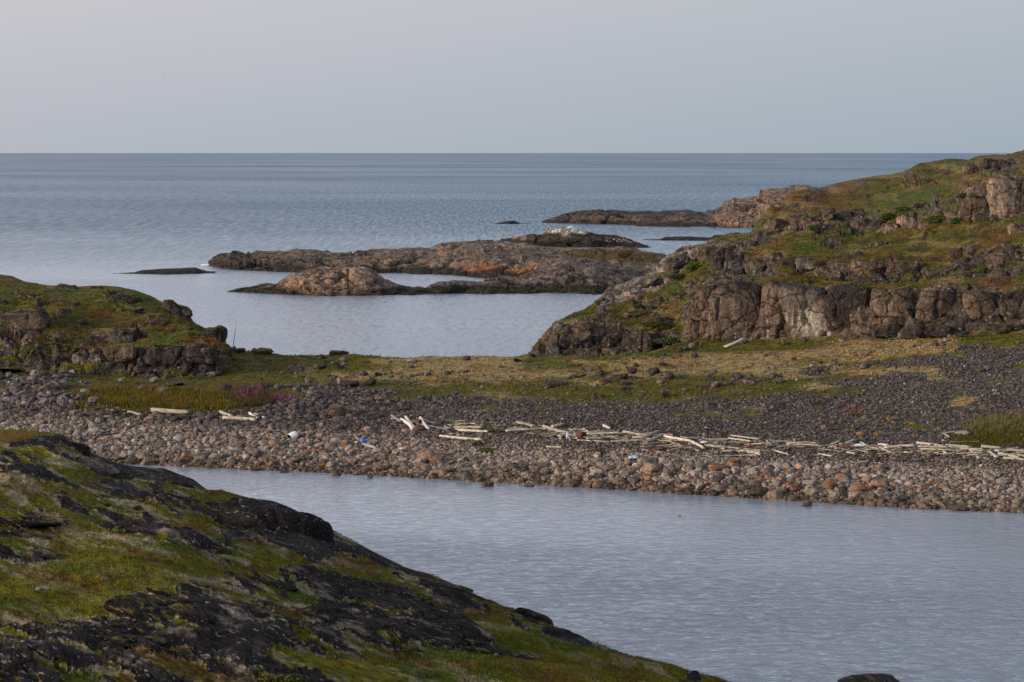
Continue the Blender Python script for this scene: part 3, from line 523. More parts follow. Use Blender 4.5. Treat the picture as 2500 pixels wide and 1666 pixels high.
sk_front = skerry('humped_skerry', 'humped pink rock islet with a long flat reef running right', [(553, 714), (640, 717), (700, 722), (800, 726), (1000, 723), (1045, 719), (1100, 719), (1200, 719), (1400, 718), (1450, 721), (1480, 718), (1610, 712)],
    [(553, 713), (580, 706), (620, 699), (645, 690), (675, 692), (700, 678), (730, 662), (760, 655), (800, 652), (830, 656), (845, 650), (885, 650), (905, 656), (930, 672), (960, 690), (974, 701), (1000, 703), (1040, 704), (1052, 694), (1080, 686), (1110, 684), (1160, 689), (1220, 684), (1260, 680), (1300, 664), (1350, 640), (1400, 628), (1450, 631), (1500, 645), (1550, 668), (1610, 706)],
    [(553, 412), (800, 420), (1040, 414), (1150, 420), (1300, 440), (1480, 452), (1610, 430)], 2.0, 9, tone=col(0.2, 0.165, 0.145), veg_fn=veg_front, seed=47, blk=3.2, warm=[(730, 700, 50, 10, -10, .9), (860, 708, 50, 6, 0, .6)], rows=30)
def veg_guano(bx, by, Bp, n2, zz, rc, vg, vc):
    g = np.clip(blobs(bx, by, [(1392, 557, 34, 8, 0, 1.3), (1350, 560, 18, 6, 0, 1.1), (1430, 562, 14, 5, 0, .8), (1375, 566, 20, 6, 20, .6)]) * (0.9 + 1.6 * fbm(Bp, 2.5, 4, 401)), 0, 1)
    return vg, mixc(rc, col(0.62, 0.60, 0.56), g * 0.9), vc
sk_dark = skerry('guano_skerry', 'black rock islet whose top is white with guano', [(1222, 588), (1300, 602), (1380, 604), (1470, 605), (1590, 606)],
    [(1222, 584), (1255, 579), (1306, 569), (1323, 571), (1338, 558), (1362, 558), (1378, 553), (1392, 550), (1410, 556), (1428, 560), (1451, 571), (1487, 573), (1517, 577), (1547, 587), (1590, 604)],
    [(1222, 625), (1590, 618)], 2.0, 10, tone=col(0.05, 0.044, 0.04), veg_fn=veg_guano, seed=53, blk=4, u=0.35, warm=[(1390, 600, 60, 4, 0, .9), (1475, 595, 15, 5, 0, 1)])
def dark_only(bx, by, Bp, n2, zz, rc, vg, vc): return vg, rc * 0 + col(0.028, 0.027, 0.024) * (1 + fbm(Bp, 3, 3, 5))[:, None], vc
def far_col(bx, by, Bp, n2, zz, rc, vg, vc):
    rc = mixc(rc, DROCK * 0.8, smooth(1760 - bx, -40, 120) * 0.75 * (0.8 + fbm(Bp, 9, 4, 77)))
    return blobs(bx, by, [(1960, 470, 80, 8, -10, .6)]) + vg, mixc(rc, PINK * 1.05, smooth(bx, 1740, 1830) * 0.8), vc
sk_far = skerry('far_point', 'far rocky point with a pink granite knoll at its right end', [(1325, 545), (1400, 546), (1490, 549), (1560, 553), (1700, 556), (1800, 559), (2060, 562)],
    [(1325, 544), (1353, 531), (1377, 521), (1428, 513), (1484, 510), (1532, 515), (1606, 515), (1678, 510), (1696, 513), (1720, 517), (1746, 510), (1767, 495), (1791, 480), (1800, 483), (1850, 478), (1853, 462), (1868, 459), (1919, 454), (1967, 452), (1985, 458), (2060, 462)],
    [(1325, 830), (1700, 850), (1900, 880), (2060, 890)], 2.2, 25, veg_fn=far_col, seed=59, blk=8, u=0.5, disp=1.6, warm=[(1470, 540, 30, 3, 0, .7), (1700, 548, 20, 3, 0, .6)])
skerry('low_reef', 'low black reef beside the left end of the long skerry', [(256, 669), (328, 670), (402, 672), (500, 669), (566, 669)], [(256, 668), (328, 665), (343, 660), (402, 655), (477, 653), (500, 664), (566, 668)], [(256, 485), (566, 485)], 2.0, 4, veg_fn=dark_only, seed=67, blk=3, disp=.5, rows=10)
skerry('tiny_reef', 'tiny black reef alone on the open sea', [(1204, 547), (1240, 548), (1270, 547), (1310, 547)], [(1204, 546.5), (1238, 540), (1255, 539), (1272, 545), (1310, 546.5)], [(1204, 820)], 1.6, 4, veg_fn=dark_only, seed=71, blk=4, disp=.5, rows=8, u=.5)
skerry('flat_reef', 'flat dark reef behind the hillside nose', [(1570, 587), (1620, 588), (1700, 589), (1770, 589)], [(1570, 586), (1612, 584), (1624, 578), (1680, 577), (1735, 580), (1745, 574), (1770, 575)], [(1570, 665), (1770, 668)], 2.0, 4, veg_fn=dark_only, seed=73, blk=4, disp=.5, rows=10, u=.4)
# ================================================================== ROCK SHAPES
import bmesh
def ico(sub):
    bm = bmesh.new(); bmesh.ops.create_icosphere(bm, subdivisions=sub, radius=1.0)
    V = np.array([v.co[:] for v in bm.verts]); Q = np.array([[v.index for v in f.verts] for f in bm.faces]); bm.free(); return V, Q
ICO = {s: ico(s) for s in (1, 2, 3, 4, 5, 6)}
def chisel(V, seed, n=14, keep=0.62, soft=0.05):
    """cut a ball with random planes so that it reads as broken or worn stone"""
    r = np.random.default_rng(seed); D = r.normal(size=(n, 3)); D /= np.linalg.norm(D, axis=1, keepdims=True); k = keep + r.random(n) * (1.0 - keep)
    U = V / np.linalg.norm(V, axis=1, keepdims=True); dots = U @ D.T; lim = np.where(dots > 0.05, k / np.maximum(dots, 0.05), 9)
    rad = np.minimum(lim.min(1), 1.0)
    if soft:
        S = np.sort(lim, 1)[:, :2]; rad = np.minimum(rad, 1 - 0 * rad) - soft * np.exp(-((S[:, 1] - S[:, 0]) / 0.12))
    return U * rad[:, None]
def stone_mesh(name, sub, seed, n, keep, soft, mat, rough=0.06):
    V, Q = ICO[sub]; W = chisel(V, seed, n, keep, soft); W = W * (1 + fbm(W, 0.5, 3, seed)[:, None] * rough * 2)
    return mesh_np(name, W, Q, mat, link=False)

M_OUT = boulder_mat('outcrop_rock', 0.16, moss=0.55, fleck=0.5, dark=0.5, topdark=0.75)
M_BLD = boulder_mat('boulder_rock', 0.12, moss=0.0, fleck=0.25, dark=0.25)
def streak_mat():
    m, nt, b = new_mat('streaked_rock'); k = NB(nt); P = k.pos(); c, h = rock_nodes(k, (0.11, 0.085, 0.068), 0.16, P, 0.45, 0.5)
    s = k.noise(k.vmul(P, (1.0, 1.0, 0.10)), 2.6, 5, 0.65); s2 = k.noise(k.vmul(P, (1, 1, 0.3)), 0.55, 4, 0.6)
    tn = k.ramp(k.math('ADD', k.nz(), k.math('MULTIPLY', k.math('SUBTRACT', k.noise(P, 1.0, 4, 0.6), 0.5), 1.3)), 0.10, 0.5); zz_ = k.n('ShaderNodeSeparateXYZ'); k.put(zz_.inputs[0], P)
    low = k.ramp(k.math('ADD', zz_.outputs['Z'], k.math('MULTIPLY', s2, 6.0)), 14.0, 10.5)
    c = k.mix(k.math('MULTIPLY', k.math('MULTIPLY', k.ramp(s, 0.46, 0.60), low), k.ramp(s2, 0.36, 0.52)), c, (0.44, 0.37, 0.28)); c = k.mix(tn, c, (0.022, 0.019, 0.019)); k.put(b.inputs['Base Color'], c); b.inputs['Roughness'].default_value = 0.9
    k.put(b.inputs['Normal'], k.bump(h, 0.9, 0.15)); return m
M_STREAK = streak_mat()
M_FORE = boulder_mat('lichen_rock', 0.045, moss=0.22, fleck=0.8, spec=0.04, rot=-62, dark=0.5, mosscol=(0.07, 0.07, 0.012))
M_BLACK = boulder_mat('black_rock', 0.045, moss=0.0, fleck=0.8, spec=0.04, rot=-62)

def outcrop(sheet, cx, cy, w, h, ang, colr, label, mat, mode='cliff', thick=0.5, seed=0, blk=None, sub=5, name='rock_outcrop', group=None, cat='rock', keep=0.6, n=16, sink=0.15, flat=0.0):
    c = sheet.hit(cx, cy, base=(mode == 'slab')); Yd = c[1]; m = Yd / F; a = math.radians(ang)
    if mode == 'slab':      # lies in the ground: axes follow the slope
        dx, dy = math.cos(a), math.sin(a)
        c0 = sheet.hit(cx, cy, base=True)
        e1 = sheet.hit(cx + dx * w * .3, cy + dy * w * .3, True) - sheet.hit(cx - dx * w * .3, cy - dy * w * .3, True)
        L1 = np.linalg.norm(e1); e1 = e1 / L1; ex = np.array([0, 1.0, 0]); nn = sheet.Nb.reshape(-1, 3)[np.argmin(((sheet.B.reshape(-1, 3) - c0) ** 2).sum(1))]
        if nn[2] < 0: nn = -nn
        e2 = np.cross(nn, e1); e2 /= np.linalg.norm(e2)
        # size across the slope such that it spans h in view
        q1 = np.array(proj(c0 + e2 * 1.0)); q0 = np.array(proj(c0)); dv = abs((q1 - q0)[0] * -math.sin(a) + (q1 - q0)[1] * math.cos(a)); qn = abs((np.array(proj(c0 + nn * 1.0)) - q0)[1])
        A = w / 2 * m / 1.0; A = min(A * 1.05, w * m); T = thick * h / 2 / qn if qn > 0 else .3; Bx = max((h / 2 - 0.5 * T * qn) / max(dv, 1e-3), 0.25 * A)
        Bx = min(Bx, A * 1.3); c = c0 - nn * T * (0.12 if w == 330 else 0.35 if w >= 300 else 0.62) - e2 * Bx * (0.0 if w >= 300 else 0.0); M = np.stack([e1 * A, e2 * Bx, nn * T], 1)
    else:                   # stands up as a face towards the sea
        A, Bz = w / 2 * m, h / 2 * m; A2 = thick * A
        e1 = np.array([math.cos(a), 0, -math.sin(a)]); e3 = np.array([math.sin(a), 0, math.cos(a)])
        M = np.stack([e1 * A, np.array([0, A2, 0]), e3 * Bz], 1); c = c + np.array([0, A2 * (0.5 - sink * 2), 0]) * 0.6
    V, Q = ICO[sub]; U = V.copy()
    U = np.sign(U) * np.abs(U) ** 0.6; U /= (np.abs(U) ** 5.0).sum(1, keepdims=True) ** (1 / 5.0)
    W = chisel(U, seed + 5, n, keep, 0.015); rad = np.linalg.norm(U, axis=1); W = W * (0.25 + 0.75 * rad)[:, None]
    G = W @ M.T; sc = blk or max(min(A, 2.2), 0.5) * 0.75; nrm = W / (np.linalg.norm(W, axis=1, keepdims=True) + 1e-6)
    nrm = nrm @ np.linalg.inv(M); nrm /= np.linalg.norm(nrm, axis=1, keepdims=True) + 1e-9
    Pw = G + c
    d = blocky(Pw * [.8, .8, .45], sc, seed, 0.4) * 0.11 * sc + blocky(Pw * [1, 1, .5], sc * .4, seed + 3, .4) * 0.025 * sc + fbm(Pw, sc * 1.5, 5, seed + 7, 0.6) * 0.13 * sc + fbm(Pw, sc * .3, 3, seed + 8, 0.6) * 0.05 * sc
    if mode == 'cliff' and w > 26:      # joints: upright cracks and a few bedding cracks
        q1 = (Pw[:, 0] * 0.95 + Pw[:, 1] * 0.3) / (sc * 1.7) + fbm(Pw * [1, 1, .4], sc * 1.3, 3, seed + 11) * 1.3; q2 = Pw[:, 2] / (sc * 2.0) + fbm(Pw, sc * 2, 3, seed + 12) * 1.2 + Pw[:, 0] * .1
        g = lambda q, wd_: np.exp(-((np.abs(q % 1 - .5) / wd_) ** 2)); st_ = np.floor(q1); step = _h(st_.astype(int), st_.astype(int) * 0, st_.astype(int) * 0 + 3, seed)
        d = d - (g(q1 + .5, .06) * 0.13 + g(q2, .05) * 0.07) * sc + (step - .5) * 0.16 * sc
    G = G + nrm * d[:, None]
    o = mesh_np(name, G, Q, mat); o.location = c; o.color = (*colr, 1); tag(o, label, cat, group); return o
R_ = np.random.default_rng(99)
def tone(base, v=0.25):
    k = 1 + (R_.random() - .5) * 2 * v; return tuple(np.clip(np.array(base) * k * (1 + (R_.random(3) - .5) * 0.08), 0, 1))
TD, TB, TP, TG = (0.052, 0.038, 0.034), (0.125, 0.088, 0.064), (0.25, 0.17, 0.128), (0.15, 0.127, 0.108)

# ---- cliffs of the right hill (photo box centre, size, tilt, tone, label)
HB = [
 (1797, 762, 150, 150, 2, TB, 'tall brown cliff block with a dark domed cap, left of the pale-streaked cliff', .55),
 (1884, 755, 56, 140, 4, TB, 'narrow brown cliff rib with a pale edge, between the domed block and the streaked cliff', .8),
 (1958, 752, 125, 140, -3, TG, 'big cliff block streaked cream and white, at the middle of the lower cliff', .55),
 (2072, 758, 130, 122, 0, TD, 'wide dark maroon-brown cliff block right of the white-streaked block', .5),
 (2178, 738, 108, 88, 0, TB, 'brown cliff block between the dark wide block and the round-bellied block', .6),
 (2288, 746, 118, 92, 3, TB, 'round-bellied brown block with an undercut beneath it in the lower cliff', .6),
 (2194, 782, 60, 38, -12, TD, 'small wedge of dark rock leaning under the round-bellied block', .8),
 (2398, 742, 92, 88, -8, TB, 'brown bulging cliff block right of the undercut', .6),
 (2467, 760, 66, 42, 0, TB, 'low brown cliff rock at the right edge below a grass ledge', .7),
 (2480, 722, 56, 34, 5, TD, 'small dark cliff rock high at the right edge of the lower cliff', .7),
 (2166, 808, 76, 42, 0, TD, 'low dark brown boulder with a mossy top, first from the left under the right cliffs', .7),
 (2274, 805, 98, 42, 4, TD, 'low rounded boulder fringed with pale lichen, middle one under the right cliffs', .7),
 (2461, 802, 92, 32, 0, TD, 'flat-topped dark boulder at the right edge below the lower cliff', .7),
 (2066, 828, 60, 16, -4, TP, 'low pinkish rubble ledge in the grass below the dark cliff block', .7),
 (2458, 480, 90, 108, -3, TP, 'tall ribbed pinkish cliff buttress near the upper right corner', .5),
 (2378, 508, 70, 74, 4, TB, 'rounded brown crag left of the ribbed pink buttress', .6),
 (2375, 424, 54, 42, 14, TB, 'brown crag with a pale patch below the skyline at upper right', .6),
 (2438, 403, 80, 36, 12, TD, 'dark sloping slab just under the skyline at upper right', .6),
 (2217, 456, 42, 20, 0, TB, 'small brown rock in the grass under the skyline, left of another like it', .7),
 (2254, 447, 36, 22, 0, TD, 'small dark boxy rock in the grass under the skyline, right of its brown neighbour', .7),
 (1895, 556, 50, 46, 8, TB, 'rounded reddish-brown rock at the left end of the upper ledges', .7),
 (1940, 543, 44, 40, 0, TB, 'rusty brown boulder beside a bright green tuft on the upper ledge', .7),
 (1903, 508, 28, 34, 0, TP, 'narrow pinkish rock at the left shoulder of the skyline', .7),
 (2016, 528, 52, 36, -16, TB, 'striped slanting rock in the middle of the upper ledge', .7),
 (2062, 525, 30, 26, -20, TG, 'pale slanting rock right of the striped rock on the upper ledge', .7),
 (2095, 522, 36, 24, 0, TB, 'small boxy grey-brown rock left of the shrub on the upper ledge', .7),
 (2101, 551, 50, 40, 0, TB, 'squarish brown rock below the dark round shrub', .7),
 (2138, 550, 28, 30, 0, TD, 'narrow dark rock touching the squarish rock below the shrub', .8),
 (2172, 560, 44, 34, -14, TP, 'broken pale pinkish rock right of the squarish pair below the shrub', .7),
 (2205, 536, 36, 36, 0, TP, 'pinkish split rock above the broken pale rock', .7),
 (2143, 601, 56, 24, -4, TB, 'low brown rock with a flat grey top in the mid-slope grass', .7),
 (1890, 640, 42, 50, 6, TB, 'upright brown rock at the left end of the middle ledge', .7),
 (1926, 645, 38, 38, 0, TD, 'dark rock beside the upright one on the middle ledge', .7),
 (1968, 643, 48, 34, 0, TG, 'grey lichened rock right of the dark pair on the middle ledge', .7),
 (1836, 652, 52, 46, 5, TB, 'brown rock with one white stripe above the domed cliff block', .7),
 (2084, 627, 46, 22, -5, TD, 'low dark rock at the foot of the mid-slope grass', .7),
 (2116, 655, 78, 40, 5, TB, 'wide brown rock in the ledge above the dark cliff block', .6),
 (2186, 662, 56, 50, 0, TB, 'blocky brown rock between the wide rock and the dark domed one', .7),
 (2228, 665, 52, 42, 0, TD, 'dark domed rock at the middle of the ledge above the lower cliff', .7),
 (2288, 676, 92, 38, 8, TB, 'long rounded brown rock sloping right, above the undercut', .6),
 (2353, 680, 64, 28, 8, TB, 'low brown rock at the right end of the long sloping one', .7),
 (2366, 655, 50, 26, 4, TD, 'small dark domed rock above a low brown one on the right ledge', .7),
 (2334, 630, 42, 42, -28, TD, 'dark pointed rock leaning left on the right ledge', .6),
 (2374, 616, 56, 42, 10, TB, 'angular brown rock between the pointed rock and the orange-faced one', .7),
 (2447, 636, 88, 70, 8, TB, 'large rock with an orange face at the right edge of the middle ledge', .6),
 (2484, 566, 54, 46, 0, TP, 'rounded cracked pinkish boulder in the grass at the right edge', .7),
 (2376, 564, 34, 18, -10, TB, 'small tilted brown rock in the grass below the rounded crag', .7),
 (2291, 487, 30, 28, 0, TB, 'small brown rock left of the steep grassy gully', .7),
 (2245, 506, 44, 20, -14, TD, 'small dark rock in the grass, downhill left of the gully', .7),
 (1365, 806, 30, 38, 0, TG, 'pale rounded corner block at the left end of the low cliffs by the bay', .8),
 (1420, 812, 76, 60, 0, TB, 'fluted brown cliff block at the left end of the low cliffs', .6),
 (1456, 778, 46, 36, -6, TB, 'brown rock on the edge above the fluted block', .7),
 (1494, 806, 62, 56, 0, TB, 'boxy brown cliff block right of the fluted one', .6),
 (1558, 838, 104, 62, -4, TD, 'broad purple-brown block at the foot of the low cliffs', .6),
 (1490, 858, 46, 22, 0, TB, 'low brown rock in front of the boxy cliff block', .7),
 (1622, 793, 56, 36, 6, TD, 'dark rock under the heather-covered hummock', .7),
 (1693, 805, 42, 54, 0, TB, 'brown block in the corner left of the domed cliff', .7),
 (1716, 738, 34, 66, -3, TB, 'slender brown pillar against the left side of the domed cliff', .8),
 (1658, 732, 34, 36, 8, TB, 'leaning brown rock on the ledge left of the slender pillar', .7),
 (1600, 742, 44, 38, 12, TB, 'dark-cleft brown rock among green clumps on the left ledges', .7),
 (1552, 764, 60, 18, -4, TB, 'long low brown rock band in the grass of the left ledges', .7),
 (1334, 842, 28, 26, 10, TB, 'small mossy rock at the very end of the low cliffs by the water', .8),
 (1766, 638, 60, 72, -14, TD, 'dark overhanging nose of rock above the domed cliff block', .6),
 (1734, 624, 60, 46, -10, TB, 'brown broken crag next to the dark nose of rock', .7),
 (1658, 640, 72, 36, -28, TG, 'grey sloping crag above the pale slabs', .6),
 (1566, 700, 120, 26, -27, TG, 'long pale grey slab sloping down left to the bay', .6),
 (1622, 676, 96, 24, -20, TG, 'upper pale slab streaked pink, above the long pale slab', .6),
 (1466, 737, 34, 18, -20, TD, 'black wet rock at the waterline beneath the pale slabs', .8)]
for i, (cx, cy, w_, h_, an, t_, lb, th) in enumerate(HB):
    outcrop(hill, cx, cy + (0 if h_ < 60 else 2), w_ * 1.04, h_ * 1.06, an, tone(t_, 0.12), lb, M_STREAK if 'streaked cream' in lb else M_OUT, 'cliff', th, 500 + i * 7, sub=6 if w_ > 95 else 5)

# ---- left headland
LB = [(62, 796, 128, 84, -12, TB, 'big cracked brown rock face at the left edge under the headland moss', .5), (137, 830, 50, 44, 0, TB, 'brown rock right of the big cracked face', .7),
 (196, 842, 40, 26, 0, TG, 'grey rock between mossy gullies on the headland foot', .7), (252, 824, 130, 44, -3, TB, 'wide brown rock with a peach-coloured patch, middle of the headland', .6), (396, 866, 110, 58, 2, TD, 'long dark brown rock wall at the foot of the headland', .6),
 (484, 866, 102, 58, 3, TD, 'black-brown end rock of the headland wall beside the grass', .6), (293, 862, 86, 40, -4, TB, 'cracked pale-lichened rock at the left end of the headland wall', .6), (392, 785, 62, 24, 0, TD, 'dark low rock in the moss of the headland', .7),
 (434, 762, 84, 40, 30, TD, 'dark whaleback rock on the right skyline of the headland', .6), (306, 730, 72, 30, 14, TD, 'purple-brown rock in the moss just under the headland top', .7), (167, 704, 54, 18, 4, TD, 'dark rock on the skyline of the headland, left one', .7),
 (237, 704, 32, 13, 0, TD, 'small dark rock on the skyline of the headland, right one', .7), (322, 757, 60, 14, 0, TD, 'low rock with a pale end in the middle of the headland moss', .7), (197, 786, 38, 16, -5, TG, 'small pale-streaked rock in the headland moss', .7),
 (83, 722, 40, 12, -5, TD, 'small brown rock at upper left in the headland moss', .7), (182, 743, 32, 13, 0, TD, 'small black rock above the big cracked face', .7), (195, 880, 40, 38, 0, TG, 'pyramid-shaped grey rock at the foot of the headland', .7),
 (232, 884, 44, 40, 0, TG, 'grey faceted boulder next to the pyramid-shaped one', .7), (521, 825, 64, 62, 12, TD, 'large round black boulder standing at the right end of the headland', .8), (143, 835, 26, 30, 0, TD, 'slim dark rock beside the mossy gully', .8),
 (4, 742, 34, 24, 0, TD, 'dark rock cut by the left edge, high on the headland', .7), (2, 780, 26, 40, 0, TD, 'dark rock cut by the left edge, beside the big cracked face', .7), (455, 803, 30, 10, 0, TD, 'thin dark rock in the pale moss of the headland', .7)]
for i, (cx, cy, w_, h_, an, t_, lb, th) in enumerate(LB):
    outcrop(head, cx, cy, w_ * 1.03, h_ * 1.04, an, tone(t_, 0.12), lb, M_OUT, 'cliff', th, 1500 + i * 7)

# ---- dark whalebacks of the foreground slope
FK = (0.013, 0.011, 0.0115)
FB = [(118, 1090, 185, 60, 12, 'black humped rock at the top of the foreground slope, upper left', .7), (205, 1132, 150, 26, 9, 'long black rock just below the upper-left hump', .6), (375, 1172, 230, 44, 11, 'long speckled black whaleback pointing to the inlet', .8), (545, 1226, 84, 20, 22, 'small black wedge of rock on the slope edge beside the inlet', .7),
 (664, 1294, 330, 118, 23, 'largest black whaleback rock, bulging over the inlet', 1.15), (335, 1214, 190, 34, 13, 'striped dark rock below the speckled whaleback', .6), (448, 1226, 120, 26, 8, 'dark flat rock left of the largest whaleback', .6), (55, 1168, 150, 44, 9, 'dark bluish rock at the left edge, under the black hump', .6),
 (268, 1216, 64, 28, 2, 'small boxy dark boulder in the moss', .9), (147, 1202, 26, 26, 0, 'small upright purple-grey stone in the moss', 1.2), (266, 1362, 40, 38, 10, 'pointed grey-brown stone standing in the foreground moss', 1.2), (60, 1268, 160, 32, 9, 'low dark rock strip at the left edge, upper of two', .6),
 (60, 1310, 170, 32, 8, 'low dark rock strip at the left edge, lower of two', .6), (106, 1434, 38, 20, 0, 'pale grey stone in a mossy hollow at lower left', 1.0), (130, 1360, 110, 24, 10, 'flat dark rock above the mossy hollow', .6), (600, 1408, 240, 34, 8, 'long dark rock between two lichen strips, centre of the slope', .6), (830, 1432, 340, 62, 21, 'long black rock rib sloping down right below the largest whaleback', .6),
 (552, 1512, 500, 96, 13, 'widest black rock slab across the lower foreground', .5), (250, 1570, 320, 90, 8, 'dark rough rock at the bottom left of the picture', .5), (640, 1632, 340, 90, 13, 'broad dark rock at the bottom of the picture, left of centre', .5), (860, 1542, 260, 52, 22, 'dark rock rib between the wide slab and the blue-grey boulder', .6), (962, 1368, 40, 20, 18, 'small brown rock on the slope edge against the water', 1.0),
 (1055, 1420, 48, 18, 20, 'tiny reddish rock on the slope edge', .9), (1112, 1432, 66, 24, 22, 'smooth dark rock on the slope edge over the water', .9), (975, 1462, 170, 60, 25, 'rough dark rock below the slope edge', .6), (1100, 1470, 130, 34, 26, 'narrow black rock strip below the slope edge', .6), (1224, 1484, 64, 32, 26, 'rounded grey rock on the slope edge', .9),
 (1092, 1550, 190, 76, 20, 'large rough rock with a dark hollow in the lower slope', .6), (1172, 1590, 170, 76, 20, 'blue-grey lichened boulder bulging out of the lower slope', .7), (1306, 1512, 76, 24, 18, 'smooth dark rock capping the slope edge', .9), (1265, 1542, 80, 24, 16, 'rusty lichened rock below the slope edge', .7), (1404, 1550, 50, 16, 4, 'little dark ledge jutting from the slope edge', .9),
 (1400, 1574, 120, 46, 18, 'striated grey rock under the jutting ledge', .6), (1490, 1584, 66, 26, 28, 'smooth dark rock at the slope edge near the bottom', .9), (990, 1588, 130, 70, 25, 'dark rock in the moss left of the blue-grey boulder', .6), (1483, 1652, 72, 26, 8, 'grey rock almost cut by the bottom edge', .8), (55, 1640, 190, 70, 6, 'dark rock in the bottom left corner', .5), (1705, 1658, 70, 14, 18, 'low dark rock where the slope meets the bottom edge', .8), (1300, 1600, 70, 18, 20, 'thin pinkish rock strip in the lower moss', .6),
 (385, 1300, 210, 26, 12, 'thin dark rock strip with pale streaks, left centre of the slope', .5), (500, 1335, 130, 24, 12, 'dark broken rock below the largest whaleback', .6)]
for i, (cx, cy, w_, h_, an, lb, th) in enumerate(FB):
    t_ = (0.16, 0.15, 0.15) if 'pale grey' in lb else ((0.04, 0.033, 0.03) if w_ < 80 else FK)
    if 'pinkish' in lb: t_ = (0.12, 0.08, 0.075)
    outcrop(fore, cx, cy, w_, h_, an, tone(t_, 0.2), lb, M_BLACK if ('largest' in lb and w_ > 300) or cy < 1200 else M_FORE, 'slab', th, 2500 + i * 7, sub=6 if w_ > 150 else 5, keep=0.75, n=12)
# rock standing in the inlet at the bottom edge
c = unproj(2120, 1675, z=0.2); V, Q = ICO[5]; W = chisel(V, 77, 12, 0.7, .05) * [1.55, 0.9, 0.55]; W = W + W * fbm(W, 0.5, 4, 3)[:, None] * 0.5
o = mesh_np('rock_outcrop', W, Q, M_FORE); o.location = c; o.color = (0.05, 0.04, 0.035, 1); tag(o, 'dark rock standing in the inlet, cut by the bottom edge', 'rock')

# ================================================================== BOULDERS (one by one) AND COBBLES
ROUND = [stone_mesh('boulder_shape', 4, 300 + i, 12, 0.68, 0.02, M_BLD, 0.07) for i in range(9)]
ANG = [stone_mesh('angular_boulder_shape', 4, 340 + i, 10, 0.45, 0.02, M_BLD, 0.07) for i in range(9)]
def put_boulder(P, sx_, sy_, sz_, rz, mesh, colr, label, group=None, sinkz=0.25, tilt=0.0, name='boulder'):
    o = bpy.data.objects.new(name, mesh); C.objects.link(o); o.location = (P[0], P[1], P[2] + sz_ * (1 - 2 * sinkz) * 0.8); o.scale = (sx_, sy_, sz_)
    o.rotation_euler = ((R_.random() - .5) * tilt, (R_.random() - .5) * tilt, rz); o.color = (*colr, 1); tag(o, label, 'boulder', group); return o
def px_boulder(sheet, cx, cy, w_, h_, colr, label, ang=False, group=None):
    P = sheet.hit(cx, cy + h_ * 0.42)
    if sheet is beach and cy + h_ * .5 > ip(SHORE, cx) - 2: P = unproj(cx, cy + h_ * .42, z=-0.04)      # stands in the shallows
    m = P[1] / F; k = R_.integers(9)
    return put_boulder(P, w_ / 2 * m * 1.08, w_ / 2 * m * 0.9, h_ / 2 * m * (1.12 if h_ > 14 else 1.5), R_.random() * 0.4, (ANG if ang else ROUND)[k], colr, label, group, 0.12)
